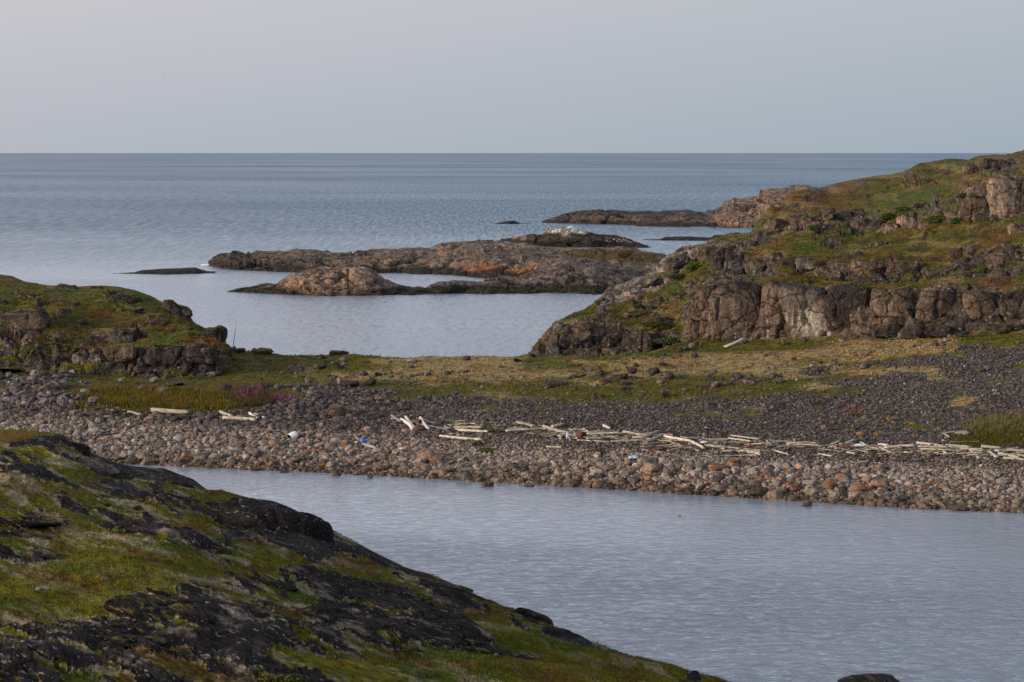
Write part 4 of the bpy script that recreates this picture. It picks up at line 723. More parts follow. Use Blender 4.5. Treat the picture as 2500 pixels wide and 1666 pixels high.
GB = [(1404, 889, 48, 14, 'low dark boulder in the grass, furthest back left of the grassy flat'), (1407, 917, 45, 16, 'dark boulder below the furthest back one on the flat'), (1508, 917, 56, 24, 'wide clump-like dark boulder in the middle of the flat'), (1541, 904, 30, 16, 'dark boulder behind the wide one on the flat'),
 (1597, 906, 28, 24, 'upright squarish dark boulder on the flat'), (1618, 890, 26, 10, 'small dark boulder behind the squarish one'), (1634, 918, 26, 18, 'dark boulder in front right of the squarish one'), (1458, 967, 40, 24, 'brown peaked boulder at the lower edge of the flat, by bright moss'),
 (1622, 960, 32, 22, 'brown boulder sunk in gravel right of the peaked one'), (1747, 939, 26, 18, 'maroon-brown pointed boulder on the gravel edge'), (1780, 938, 30, 12, 'flat dark boulder next to the maroon one'), (1842, 926, 60, 24, 'largest brown-black boulder on the right half of the flat'), (1800, 916, 28, 10, 'small dark boulder left behind the largest one'),
 (1473, 934, 30, 12, 'small purple-brown boulder in front of the clump-like one'), (1530, 936, 36, 10, 'small dark boulder in front of the clump'), (1528, 948, 28, 8, 'lowest little boulder in front of the clump'), (1360, 938, 50, 10, 'patch-like dark flat boulder left of the bright moss'),
 (2000, 905, 28, 14, 'pointed dark boulder where gravel cuts the grass on the right'), (2395, 905, 22, 10, 'dark boulder in the upper right gravel'), (828, 859, 50, 18, 'domed dark boulder alone on the crest against the bay'), (785, 872, 20, 9, 'small dark boulder left below the domed crest boulder'), (706, 860, 26, 9, 'small low boulder on the crest, left of a flat one'),
 (757, 862, 34, 10, 'flat boulder on the crest between the small and domed ones'), (642, 854, 60, 20, 'wide black boulder on the crest near the pole'), (580, 855, 42, 18, 'black boulder on the crest under the thin pole'), (606, 850, 18, 8, 'little black boulder between the two black crest boulders'), (590, 874, 60, 18, 'grey broken boulder below the black crest boulders'),
 (1141, 876, 22, 10, 'small dark boulder on the far edge of the flat'), (785, 897, 26, 11, 'dark boulder in the middle-left grass, left of a pair'), (830, 897, 24, 12, 'dark boulder right of its neighbour in the middle-left grass'), (890, 914, 20, 8, 'small dark boulder left of another near the bank'), (921, 914, 22, 9, 'small dark boulder right of another near the bank'),
 (751, 929, 20, 18, 'grey upright boulder on the bank edge'), (793, 938, 42, 26, 'purple-grey faceted boulder on the bank edge'), (852, 938, 60, 12, 'long black boulder on the bank edge'), (909, 934, 25, 14, 'round dark boulder at the right end of the bank-edge row'), (647, 939, 34, 22, 'black boulder above the pink flowers'), (827, 932, 12, 12, 'small pale upright stone beside the faceted one'),
 (1005, 881, 34, 7, 'low dark ledge stone in the pale grass'), (1262, 880, 30, 9, 'low dark stone at the far edge before the bay'), (1300, 868, 20, 8, 'small dark stone at the foot of the low cliffs'), (1352, 866, 30, 8, 'flat grey stone on the shingle below the low cliffs'), (1270, 858, 26, 10, 'grey wedge stone on the far shore'), (505, 905, 52, 18, 'flat grey boulder below the headland end'), (516, 915, 34, 12, 'pale grey flat stone next to the flat grey boulder'),
 (405, 908, 24, 16, 'pale grey boulder under the headland wall'), (340, 935, 40, 16, 'low grey boulder in the grass below the headland'), (377, 929, 22, 10, 'pale whitish stone in the grass below the headland'), (430, 938, 50, 8, 'long thin stone in the grass below the headland'), (293, 930, 14, 10, 'small pale stone in bright grass'), (550, 946, 36, 10, 'dark flat stone above the heath patch')]
for i, (cx, cy, w_, h_, lb) in enumerate(GB):
    big_ = w_ >= 34 and h_ >= 14
    t_ = TG if ('grey' in lb or 'pale' in lb) else ((0.105, 0.06, 0.055) if 'maroon' in lb or 'purple' in lb else ((0.11, 0.08, 0.066) if 'brown' in lb else TD)); 
    if 'pale' in lb: t_ = (0.27, 0.24, 0.23)
    if big_: outcrop(beach, cx, cy + h_ * .3, w_, h_ * 1.15, R_.normal() * 4, tone(t_, .1), lb, M_OUT, 'cliff', .7, 5000 + i, sub=4, name='boulder', cat='boulder')
    else: px_boulder(head if cx < 560 and cy < 900 else beach, cx, cy, w_, h_, tone(t_, .1), lb, ang=True)
NB_ = [(1852, 1200, 58, 28, (0.06, 0.05, 0.04), 'dark half-domed boulder with a sliced face, at the waterline'), (1968, 1229, 30, 20, (0.10, 0.075, 0.06), 'brown pointed boulder standing alone in the inlet'), (1190, 1183, 32, 13, (0.10, 0.075, 0.055), 'brown round boulder just off the shore in the shallows'), (1292, 1187, 24, 6, (0.07, 0.055, 0.045), 'flat dark stone awash off the middle shore'), (822, 1158, 20, 12, (0.06, 0.06, 0.05), 'dark greenish stone off the shore, left of another'),
 (903, 1164, 18, 11, (0.06, 0.055, 0.045), 'dark peaked stone off the shore below the blue plastic'), (623, 1148, 24, 6, (0.12, 0.08, 0.06), 'low brown stone awash off the left shore'), (595, 1146, 16, 5, (0.11, 0.07, 0.05), 'tiny brown stone awash, left of the low brown one'), (695, 1153, 22, 5, (0.08, 0.06, 0.05), 'flat stone awash near the left shore'), (771, 1153, 14, 4, (0.07, 0.06, 0.05), 'small flat stone awash left of the dark greenish one'),
 (2010, 1214, 24, 7, (0.16, 0.09, 0.06), 'reddish flat stone at the waterline behind the pointed boulder'), (2342, 1240, 56, 15, (0.10, 0.07, 0.055), 'low brown boulder at the waterline near the right edge'), (822, 1002, 46, 38, (0.13, 0.09, 0.07), 'big round boulder, tan on its left side, in the dark bank'), (2024, 1182, 34, 32, (0.27, 0.13, 0.075), 'round orange boulder near the right waterline'), (1793, 1130, 34, 34, (0.27, 0.15, 0.10), 'large tan-orange boulder under the long plank pile'), (1747, 1141, 38, 24, (0.24, 0.13, 0.09), 'blocky orange-tan boulder left of the large tan one'),
 (1709, 1135, 26, 30, (0.17, 0.16, 0.14), 'grey upright boulder left of the blocky orange one'), (1683, 1138, 32, 24, (0.2, 0.17, 0.15), 'grey-tan boulder beside the grey upright one'), (1592, 1142, 50, 28, (0.26, 0.17, 0.12), 'big tan boulder with a flat top above the middle shore'), (1570, 1125, 34, 26, (0.2, 0.17, 0.14), 'grey-brown boulder behind the big flat-topped tan one'), (1583, 1160, 28, 28, (0.24, 0.14, 0.09), 'round tan boulder in front of the flat-topped one'), (457, 1115, 36, 30, (0.28, 0.16, 0.10), 'bright tan faceted boulder near the left waterline'),
 (667, 1084, 32, 24, (0.27, 0.16, 0.12), 'square pinkish boulder left of the white drum'), (437, 1071, 28, 20, (0.3, 0.25, 0.22), 'pale round boulder on the upper left beach'), (523, 1073, 26, 22, (0.25, 0.21, 0.19), 'pale grey round boulder in the upper left beach'), (575, 1064, 24, 22, (0.24, 0.2, 0.18), 'round grey boulder standing above the left beach'), (1041, 1112, 48, 34, (0.26, 0.18, 0.12), 'big sloping tan boulder in the centre-left beach'), (1065, 1122, 36, 26, (0.25, 0.17, 0.12), 'tan boulder leaning on the big sloping one'),
 (1015, 1084, 36, 20, (0.25, 0.16, 0.12), 'wedge-shaped pinkish boulder above the centre-left beach'), (743, 1104, 24, 18, (0.22, 0.15, 0.10), 'ochre pointed boulder in the left beach'), (771, 1100, 20, 12, (0.24, 0.10, 0.06), 'red-brown boulder beside the ochre one'), (2146, 1143, 38, 24, (0.26, 0.18, 0.15), 'rounded pinkish boulder at the top of the right cobbles'), (2055, 1164, 34, 20, (0.27, 0.16, 0.11), 'slanting orange boulder right above the round orange one'), (2150, 1178, 50, 24, (0.25, 0.15, 0.10), 'broad tan boulder in the right cobbles'), (2095, 1190, 40, 26, (0.24, 0.14, 0.09), 'orange-brown boulder low in the right cobbles'),
 (1935, 1188, 44, 26, (0.22, 0.12, 0.08), 'reddish-brown boulder right of the half-domed one'), (1905, 1172, 26, 24, (0.25, 0.15, 0.10), 'tan boulder above the half-domed one'), (1853, 1174, 28, 20, (0.25, 0.13, 0.09), 'orange boulder directly above the half-domed one'), (2258, 1195, 28, 16, (0.27, 0.14, 0.09), 'smooth orange boulder in the middle of the right cobbles'), (2300, 1188, 44, 22, (0.27, 0.17, 0.13), 'pinkish tan boulder right of the smooth orange one'), (2448, 1175, 34, 20, (0.22, 0.19, 0.18), 'grey boulder near the right edge of the cobbles')]
for i, (cx, cy, w_, h_, t_, lb) in enumerate(NB_): px_boulder(beach, cx, cy, w_, h_, tuple(np.array(t_) * 0.95), lb, ang=('pointed' in lb or 'faceted' in lb or 'wedge' in lb or 'square' in lb or 'peaked' in lb))
TAKEN = [(a[0], a[1], max(a[2], a[3]) * .5) for a in NB_] + [(a[0], a[1], a[2] * .5) for a in GB]

# zones of loose stone: sample the real ground, largest first
def sz_max(px, py):
    sh, dr = ip(SHORE, px), ip(DRIFT, px); t = (sh - py) / (sh - dr)
    lo = np.interp(px, [0, 1000, 1300, 1500, 1800, 2100, 2300, 2600], [1.0, 1.0, 0.95, 1.0, .85, .75, .6, .5])
    top = np.interp(px, [0, 900, 1200, 1500, 2600], [1.0, 0.75, 0.45, 0.75, 0.7])
    return lo * np.where(t < top, 1.0 - 0.35 * t, 0.35)
CAND = []
def sprinkle(n, x0, x1, ylo, yhi, rmin, rmax, power, zone, dens=None, ovl=0.78):
    px = R_.random(n) * (x1 - x0) + x0; a, b = ylo(px), yhi(px); py = b + (a - b) * R_.random(n) ** 0.8
    r = rmin + (rmax - rmin) * R_.random(n) ** power
    if dens is not None:
        k = R_.random(n) < dens(px, py); px, py, r = px[k], py[k], r[k]
    for q in zip(px, py, r): CAND.append((*q, zone, ovl))
belt_lo = lambda x: ip(SHORE, x) + 5
BT = lambda x: ip(DRIFT, x) + np.interp(x, [0, 900, 1200, 1500, 2000, 2500], [-12, 6, 40, 10, 22, 24])
for n_, a_, b_ in ((160, .5, .8), (960, .34, .5), (3600, .22, .34), (28000, .10, .22)): sprinkle(n_, -120, 2700, belt_lo, BT, a_, b_, 1.5, 0)
sprinkle(1, 180, 2540, belt_lo, lambda x: ip(DRIFT, x) + np.interp(x, [0, 900, 1200, 1500, 2000, 2500], [-12, 6, 40, 10, 22, 24]), 0.10, 0.72, 4.2, 0)
sprinkle(170, -250, 1000, lambda x: ip(DRIFT, x) + 10, lambda x: np.interp(x, [-60, 170, 200, 620, 700, 1200], [900, 915, 1000, 1005, 935, 955]), .32, .55, 1.5, 1)
sprinkle(11000, -250, 1250, lambda x: ip(DRIFT, x) + 10, lambda x: np.interp(x, [-60, 170, 200, 620, 700, 1200], [900, 915, 1000, 1005, 935, 955]), 0.10, 0.30, 3, 1, dens=lambda x, y: np.interp(x, [700, 1250], [1, .0]))
sprinkle(1700, -250, 560, lambda x: np.interp(x, [-60, 170, 200, 560], [980, 990, 985, 965]), lambda x: np.interp(x, [-60, 200, 560], [862, 880, 905]), 0.15, 0.62, 2.0, 2, dens=lambda x, y: smooth(x, 520, 260) if False else np.clip(1.1 - x / 420, 0.08, 1))
cand = sorted(CAND, key=lambda q: -q[2]); PXc = np.array([q[0] for q in cand]); PYc = np.array([q[1] for q in cand]); PT = beach.hits(PXc, PYc)
r_all = np.array([q[2] for q in cand]); mx_ = sz_max(PXc, PYc); zn = np.array([q[3] for q in cand])
grid = {}; acc = []; vgc = beach.sample(VEG['beach'][0], PXc, PYc)
for (tx, ty, tr) in TAKEN:
    p = beach.hit(tx, ty); rr = tr * p[1] / F; grid.setdefault((int(p[0] // 1.5), int(p[1] // 1.5)), []).append((p[0], p[1] , rr * 1.2))
for i in range(len(cand)):
    r = r_all[i]
    if zn[i] == 0 and r > 0.75 * mx_[i]: continue
    if zn[i] >= 1 and vgc[i] > 0.55 and R_.random() < .94: continue
    x, y = PT[i, 0], PT[i, 1]; gx, gy = int(x // 1.5), int(y // 1.5); ok = True
    for ax in (-1, 0, 1):
        for ay in (-1, 0, 1):
            for (qx, qy, qr) in grid.get((gx + ax, gy + ay), ()):
                if (qx - x) ** 2 + (qy - y) ** 2 < ((qr + r) * 0.60) ** 2: ok = False; break
            if not ok: break
        if not ok: break
    if ok: grid.setdefault((gx, gy), []).append((x, y, r)); acc.append(i)
def stone_col(zone, t, rr):
    q = R_.random()
    if zone == 0:
        c = (0.265, 0.200, 0.165) if q < .42 else ((0.225, 0.195, 0.175) if q < .74 else ((0.34, 0.30, 0.27) if q < .84 else ((0.24, 0.145, 0.10) if q < .92 else (0.11, 0.10, 0.095))))
        wet = float(np.clip((0.34 - t) / 0.34, 0, 1)); c = np.array(c) * (1 - 0.42 * wet) * np.array([1, 1 - 0.10 * wet, 1 - 0.22 * wet]); c = np.array(c) * np.interp(t, [0.7, 1.0], [1.0, 0.7])
    elif zone == 1: c = (0.085, 0.07, 0.065) if q < .6 else ((0.13, 0.105, 0.095) if q < .88 else (0.20, 0.14, 0.11))
    else: c = (0.12, 0.10, 0.098) if q < .55 else ((0.085, 0.065, 0.06) if q < .8 else (0.19, 0.165, 0.16))
    return np.clip(np.array(c) * (0.65 + 0.6 * R_.random()), 0, 1)
LAND = [(20, 'at the left edge'), (190, 'behind the black hump'), (300, 'above the tip of the foreground slope'), (415, 'below the thick pale log'), (500, 'left of the crossed logs'), (600, 'below the crossed logs'), (690, 'by the white drum'), (800, 'right of the white drum'), (890, 'by the blue plastic'), (985, 'below the first rusty drum'), (1100, 'below the left log pair'), (1220, 'left of the middle log heap'), (1340, 'below the start of the middle log heap'), (1450, 'below the red-rust drum'), (1560, 'by the pale blue sheet'), (1680, 'left of the long plank pile'), (1800, 'under the long plank pile'), (1920, 'right of the half-domed boulder'), (2030, 'below the brown rusty drum'), (2150, 'under the start of the right log heap'), (2290, 'under the right log heap'), (2420, 'near the right edge'), (2540, 'at the right edge')]
def cname(c):
    r, g, b = c
    if r / max(b, 1e-3) > 2.0: return 'orange-tan'
    if r / max(b, 1e-3) > 1.55: return 'tan-pink'
    return 'pale grey' if r > 0.22 else ('dark' if r < 0.11 else 'grey')
big = [i for i in acc if 0 < PXc[i] < 2500][:205]; rest = sorted(set(acc) - set(big)); seen = {}
for i in big:
    r = r_all[i]; P = PT[i]; px, py = PXc[i], PYc[i]; sh, dr = ip(SHORE, px), ip(DRIFT, px); t = float((sh - py) / (sh - dr)); z_ = int(zn[i]); c = stone_col(z_, t, r)
    land = min(LAND, key=lambda q: abs(q[0] - px))[1] if z_ < 2 else ('in the rubble under the headland, ' + ('at the left edge' if px < 60 else 'left part' if px < 180 else 'middle part' if px < 330 else 'right part'))
    row = ('in the water edge row' if t < 0.16 else 'low on the beach' if t < 0.38 else 'mid-beach' if t < 0.62 else 'high on the beach' if t < 0.95 else 'in the dark bank') if z_ < 2 else ('upper row' if py < 905 else 'middle row' if py < 945 else 'lower row')
    fl = R_.random() < (0.5 if z_ == 0 else 0.8); wd = 'angular' if fl else 'rounded'
    sxx, syy, szz = r * (0.9 + .35 * R_.random()), r * (0.75 + .3 * R_.random()), r * (0.55 + .3 * R_.random())
    lb = f"{cname(c)} {wd} boulder {row}, {land}"; kk = seen.get(lb, 0); seen[lb] = kk + 1
    o = put_boulder(P, sxx, syy, szz, R_.random() * 6.28, (ANG if fl else ROUND)[int(R_.integers(9))], c, lb, 'loose boulders of the beach', 0.25, 0.7); o['_px'] = float(px)
# tell look-alikes apart by their order along the shore
byl = {}
for o in C.objects:
    if o.get('group') == 'loose boulders of the beach': byl.setdefault(o['label'], []).append(o)
ORD = ['leftmost'] + [w + ' from left' for w in 'second third fourth fifth sixth seventh eighth ninth tenth eleventh twelfth thirteenth fourteenth fifteenth sixteenth seventeenth eighteenth nineteenth'.split()]
for lb, L_ in byl.items():
    if len(L_) > 1:
        L_.sort(key=lambda o: o['_px'])
        for j, o in enumerate(L_): o['label'] = ((ORD[j] if j < len(L_) - 1 else 'rightmost') + ' ' + lb).replace('in the water edge row', 'at the waterline').replace('in the rubble under the headland', 'in the headland rubble')
    for o in L_: del o['_px']
def merged_stones(name, P, S, shapes, cols, mat, label):
    """one loose carpet of stones nobody could count"""
    VV, QQ, CC = [], [], []; off = 0; n = len(P); ch = R_.integers(len(shapes), size=n)
    for k, (V, Q) in enumerate(shapes):
        m = np.nonzero(ch == k)[0]
        if not len(m): continue
        a = R_.random(len(m)) * 6.283; tl = (R_.random(len(m)) - .5) * 1.2; ca, sa, ct, st_ = np.cos(a), np.sin(a), np.cos(tl), np.sin(tl)
        X = V[None] * S[m][:, None]; x, y, z = X[..., 0], X[..., 1], X[..., 2]
        y, z = y * ct[:, None] - z * st_[:, None], y * st_[:, None] + z * ct[:, None]; x, y = x * ca[:, None] - y * sa[:, None], x * sa[:, None] + y * ca[:, None]
        W = np.stack([x, y, z], -1) + P[m][:, None]; VV.append(W.reshape(-1, 3)); QQ.append((Q[None] + (np.arange(len(m)) * len(V))[:, None, None]).reshape(-1, 3) + off); off += len(m) * len(V)
        CC.append(np.repeat(cols[m], len(V), 0))
    o = mesh_np(name, np.concatenate(VV), np.concatenate(QQ), mat, {'scol': np.concatenate(CC)}); tag(o, label, kind='stuff'); return o
M_ST = boulder_mat('loose_stone', 0.10, fleck=0.2, dark=0.2, objcol=False)
SH2 = []
for i in range(10): V, Q = ICO[2]; W = chisel(V, 700 + i, 10, 0.58, 0.0); SH2.append((W, Q))
SH1 = []
for i in range(8): V, Q = ICO[1]; W = chisel(V, 800 + i, 9, 0.6, 0.0) * 1.1; SH1.append((W, Q))
SH3 = []
for i in range(8): V, Q = ICO[3]; W = chisel(V, 900 + i, 11, 0.55, 0.02); SH3.append((W, Q))
ri = np.array(rest); rr = r_all[ri]; n = len(ri); tt = (ip(SHORE, PXc[ri]) - PYc[ri]) / (ip(SHORE, PXc[ri]) - ip(DRIFT, PXc[ri]))
cc = np.array([stone_col(int(zn[i]), float(t), 0) for i, t in zip(ri, tt)]); S = np.stack([rr * (0.9 + .35 * R_.random(n)), rr * (0.75 + .3 * R_.random(n)), rr * (0.6 + .3 * R_.random(n))], 1)
Pz = PT[ri].copy(); Pz[:, 2] += S[:, 2] * 0.30; bg_ = rr > 0.22
SH3A = []
for i in range(8): V, Q = ICO[3]; W = chisel(V, 950 + i, 8, 0.40, 0.0); SH3A.append((W * 1.15, Q))
z0 = zn[ri] == 0
merged_stones('cobbles', Pz[bg_ & z0], S[bg_ & z0], SH3, cc[bg_ & z0], M_ST, 'carpet of pinkish and grey cobbles along the inlet shore')
merged_stones('broken_rubble', Pz[bg_ & ~z0], S[bg_ & ~z0], SH3A, cc[bg_ & ~z0], M_ST, 'angular dark rubble above the left beach and under the headland')
merged_stones('small_cobbles', Pz[~bg_], S[~bg_], SH2, cc[~bg_], M_ST, 'smaller cobbles filling the gaps of the beach')
# gravel
def gravel(n, x0, x1, lo, hi, r0, r1, colf, name, label, dens=None):
    px = R_.random(n) * (x1 - x0) + x0; a, b = lo(px), hi(px); py = b + (a - b) * R_.random(n)
    if dens is not None: k = R_.random(n) < dens(px, py); px, py = px[k], py[k]
    P = beach.hits(px, py); n = len(px); r = r0 + (r1 - r0) * R_.random(n) ** 2.5; S = np.stack([r * (.9 + .4 * R_.random(n)), r, r * (.6 + .3 * R_.random(n))], 1); P[:, 2] += S[:, 2] * 0.4
    return merged_stones(name, P, S, SH1, colf(n, px, py), M_ST, label)
vt = lambda px: np.interp(px, [-120, 150, 190, 240, 420, 600, 690, 780, 900, 1000, 1100, 1300, 1500, 1700, 1880, 1960, 2040, 2140, 2230, 2340, 2400, 2500, 2600], [960, 945, 985, 1000, 1004, 1000, 955, 930, 938, 945, 948, 955, 968, 965, 958, 940, 925, 912, 872, 850, 838, 832, 830])
def gdark(n, px, py):
    b = np.array([[.085, .072, .065]]) * (0.55 + 1.0 * R_.random((n, 1))); b = np.where(R_.random((n, 1)) < 0.13, np.array([[.14, .105, .09]]) * (0.8 + .6 * R_.random((n, 1))), b); return np.where(R_.random((n, 1)) < 0.02, np.array([[.30, .25, .22]]), b)
def gbeach(n, px, py):
    b = np.array([[.26, .215, .19]]) * (0.55 + .9 * R_.random((n, 1))); b = np.where(R_.random((n, 1)) < 0.3, np.array([[.24, .16, .12]]) * (0.7 + .6 * R_.random((n, 1))), b); b = np.where(R_.random((n, 1)) < 0.06, np.array([[.38, .35, .31]]), b)
    t = (ip(SHORE, px) - py) / (ip(SHORE, px) - ip(DRIFT, px)); return b * (1 - 0.45 * smooth(0.25 - t, -.05, .2))[:, None] * np.interp(t, [0.75, 1.05], [1, .55])[:, None]
vsm = lambda x, y: 1 - 0.93 * smooth(beach.sample(VEG['beach'][0], x, y), .42, .58)
vegd = lambda x, y: 0.12 + 0.88 * (y > vt(x) - 6 + 18 * fbm(np.stack([x / 40, y / 8, 0 * x], 1), 1, 3, 44))
hole = lambda x, y: 1 - np.clip(blobs(x, y, [(2460, 1052, 120, 32, -4, 1.2), (1405, 962, 70, 12, 0, 1), (2000, 955, 50, 11, 0, 1), (2190, 905, 110, 10, -3, 1), (2350, 975, 45, 11, -8, 1), (1665, 1008, 30, 6, 5, 1), (1735, 1010, 30, 6, 0, 1)]), 0, 1)
P_ = None
gravel(900, 640, 2400, lambda x: vt(x) - 4, lambda x: ip(CREST, x) + 10, 0.08, 0.42, gdark, 'stones_in_grass', 'dark stones strewn through the grass of the isthmus', dens=lambda x, y: smooth(fbm(np.stack([x / 70, y / 12, 0 * x], 1), 1, 3, 61), 0.02, 0.2) + .06)
gravel(56000, 820, 2760, lambda x: ip(DRIFT, x) + 18, lambda x: vt(x) * .55 + ip(CREST, x) * .45, 0.05, 0.17, gdark, 'dark_gravel', 'dark gravel of the storm bank', dens=vsm)
gravel(11000, -250, 900, lambda x: ip(DRIFT, x) + 10, lambda x: vt(x) - 35, 0.07, 0.22, gdark, 'dark_rubble', 'dark broken rubble of the left bank', dens=vsm)
gravel(25000, -100, 2760, lambda x: ip(SHORE, x) + 2, lambda x: ip(DRIFT, x) - 6, 0.05, 0.16, gbeach, 'beach_gravel', 'mixed pinkish gravel between the beach cobbles')
# ================================================================== GRASS AND SHRUBS
def blade_mat(name):
    m, nt, b = new_mat(name); k = NB(nt); k.put(b.inputs['Base Color'], k.attr('scol').outputs['Color']); b.inputs['Roughness'].default_value = 0.8; b.inputs['Specular IOR Level'].default_value = 0.15; return m
M_BL = blade_mat('grass_blades')
def blades(name, P, colr, h, wd, label, lean=0.5, per=5, spread=0.12):
    n = len(P); k = n * per; B = np.repeat(P, per, 0) + np.concatenate([(R_.random((k, 2)) - .5) * 2 * spread, np.zeros((k, 1))], 1); B[:, 2] -= 0.02
    a = R_.random(k) * 6.283; hh = np.repeat(h if np.ndim(h) else np.full(n, h), per) * (0.5 + R_.random(k)); ln = R_.random(k) * lean; b2 = R_.random(k) * 6.283; ww = wd * (0.6 + .8 * R_.random(k))
    s1 = np.stack([np.cos(a) * ww, np.sin(a) * ww, 0 * a], 1); tip = np.stack([np.cos(b2) * ln * hh + 0.15 * hh, np.sin(b2) * ln * hh, hh], 1)
    V = np.stack([B - s1, B + s1, B + tip], 1).reshape(-1, 3); Q = np.arange(3 * k).reshape(-1, 3)
    cc = np.repeat(colr, per, 0) * (0.45 + 1.1 * R_.random((k, 1))); o = mesh_np(name, V, Q, M_BL, {'scol': np.repeat(cc, 3, 0)}, smooth_=False); tag(o, label, kind='stuff'); return o
def pick(sheet, veg, vcol, n, thr, smin, smax, mask=None):
    g = sheet.SEG.ravel(); ok = (veg > thr) & (g >= smin) & (g < smax)
    if mask is not None: ok &= mask
    i = R_.choice(np.nonzero(ok)[0], n); P = sheet.G.reshape(-1, 3)[i].copy(); st = 0.6 * P[:, 1] / F * 2.4
    P[:, 0] += (R_.random(n) - .5) * st; return P, vcol[i]
b_, h_, l_, f_ = VEG['beach'], VEG['hill'], VEG['head'], VEG['fore']
P, c = pick(beach, b_[0], b_[1], 14000, .6, 2, 5.2); blades('dry_grass', P, c * 1.15, 0.13, 0.035, 'straw-coloured and olive grass on the isthmus')
P, c = pick(hill, h_[0], h_[1], 16000, .6, 0.2, 6.0); blades('hill_grass', P, c * 1.1, 0.14, 0.035, 'olive and green grass on the craggy hillside')
P, c = pick(head, l_[0], l_[1], 5000, .6, 0.2, 5.0); blades('headland_grass', P, c * 1.1, 0.13, 0.035, 'olive grass on the left headland')
P, c = pick(fore, f_[0], f_[1], 42000, .6, 0.9, 3.05); blades('slope_grass', P, c * 1.0, 0.060, 0.012, 'short olive grass and moss of the foreground slope', per=5, spread=0.06)
P, c = pick(fore, f_[0], f_[1], 3000, .8, 0.9, 3.02); blades('slope_tufts', P, np.tile(col(0.11, 0.10, 0.03), (len(P), 1)), 0.10, 0.007, 'thin taller grass stems on the foreground slope', per=6, spread=0.08)
# tall sedge at the right edge, heath with fireweed at the left
def area(sheet, n, cx, cy, rx, ry, an=0):
    a = R_.random(n) * 6.283; r = np.sqrt(R_.random(n)); u, v = np.cos(a) * r * rx, np.sin(a) * r * ry; t = math.radians(an)
    return sheet.hits(cx + u * math.cos(t) - v * math.sin(t), cy + u * math.sin(t) + v * math.cos(t))
P = area(beach, 520, 2470, 1034, 135, 24, -6); blades('tall_sedge', P, np.tile(col(0.13, 0.11, 0.045), (len(P), 1)), 0.42, 0.012, 'tall dry sedge above the mossy patch at the right', lean=.35, per=6, spread=.2)
P = area(beach, 2600, 2460, 1062, 140, 30, -4); blades('moss_grass', P, np.tile(OLIVE * 0.75, (len(P), 1)), 0.16, 0.03, 'green moss and grass patch at the right edge of the beach')
P = area(beach, 3000, 400, 975, 215, 26, 2); blades('heath', P, mixc(np.tile(OCHRE * .95, (len(P), 1)), OLIVE * 1.1, R_.random(len(P)) > .45), 0.32, 0.03, 'brownish heath patch above the left beach', per=6, spread=.2)
P = area(beach, 1200, 610, 972, 62, 20, 6); blades('heath_right', P, np.tile(col(0.07, 0.05, 0.025), (len(P), 1)), 0.35, 0.03, 'brown-green heath around the pink flowers', per=6, spread=.2)
P = area(beach, 70, 606, 965, 38, 13, -12); blades('fireweed', P, np.tile(col(0.21, 0.06, 0.155), (len(P), 1)), 0.5, 0.03, 'magenta fireweed in flower on the heath', per=5, spread=.2)
P = area(beach, 50, 690, 975, 34, 6, 5); blades('fireweed_fringe', P, np.tile(col(0.16, 0.05, 0.12), (len(P), 1)), 0.4, 0.03, 'thin fringe of dark pink fireweed', per=4, spread=.2)
P = area(beach, 25, 2082, 1003, 20, 8, 0); blades('pink_flowers', P, np.tile(col(0.25, 0.08, 0.08), (len(P), 1)), 0.3, 0.025, 'faint pink flowers on the dark gravel', per=4, spread=.2)
YF = [(1952, 986, 5), (2098, 1064, 6), (2137, 1063, 5), (2170, 1025, 4), (2112, 1022, 9), (2225, 1038, 5), (2010, 1045, 6), (1965, 1000, 4)]
for cx, cy, r in YF:
    P = area(beach, 9, cx, cy, r, r * .7); o = blades('yellow_flowers', P, np.tile(col(0.30, 0.16, 0.02), (len(P), 1)), 0.22, 0.035, 'small clump of yellow-orange flowers on the dark gravel', per=5, spread=.1)
def shrub(sheet, cx, cy, w_, h_, colr, label, n=900, leaf=0.09, name='shrub', cat='shrub'):
    c = sheet.hit(cx, cy + h_ * 0.35); m = c[1] / F; A = np.array([w_ / 2, w_ / 2 * .7, h_ * .55]) * m
    U = R_.normal(size=(n, 3)); U /= np.linalg.norm(U, axis=1, keepdims=True); rad = (0.55 + .45 * R_.random((n, 1))) * (1 + 0.9 * fbm(U, 0.6, 3, int(cx))[:, None]); P = U * A * rad; P[:, 2] = np.abs(P[:, 2])
    a, b = R_.normal(size=(n, 3)), R_.normal(size=(n, 3)); a /= np.linalg.norm(a, axis=1, keepdims=True); b = np.cross(a, b); b /= np.linalg.norm(b, axis=1, keepdims=True); s = leaf * (0.6 + .8 * R_.random((n, 1)))
    V = np.stack([P - a * s, P + b * s * .6, P + a * s, P - b * s * .6], 1).reshape(-1, 3); cc = (np.array(colr) * .55 + np.array([.075, .07, .012]) * .35) * (0.5 + 1.0 * R_.random((n, 1)))
    root = bpy.data.objects.new(name, None); C.objects.link(root); root.location = c; tag(root, label, cat)
    o = mesh_np('foliage', V, np.arange(4 * n).reshape(-1, 4), M_BL, {'scol': np.repeat(cc, 4, 0)}, smooth_=False, parent=root)
    SV, SQ = [], []
    for j in range(9):
        t = R_.random() * 6.283; p0 = np.array([0, 0, -.1]); p1 = np.array([math.cos(t) * A[0] * .7, math.sin(t) * A[1] * .7, A[2] * .7]); e = np.array([0.02, 0, 0]); b0 = len(SV)
        SV += [p0 - e, p0 + e, p0 + [0, .02, .02], p1]; SQ += [[b0, b0 + 1, b0 + 3], [b0 + 1, b0 + 2, b0 + 3], [b0 + 2, b0, b0 + 3]]
    mesh_np('stems', np.array(SV), np.array(SQ), M_WOODB, parent=root); return root
M_WOODB = plain_mat('twig_bark', (0.06, 0.045, 0.03))
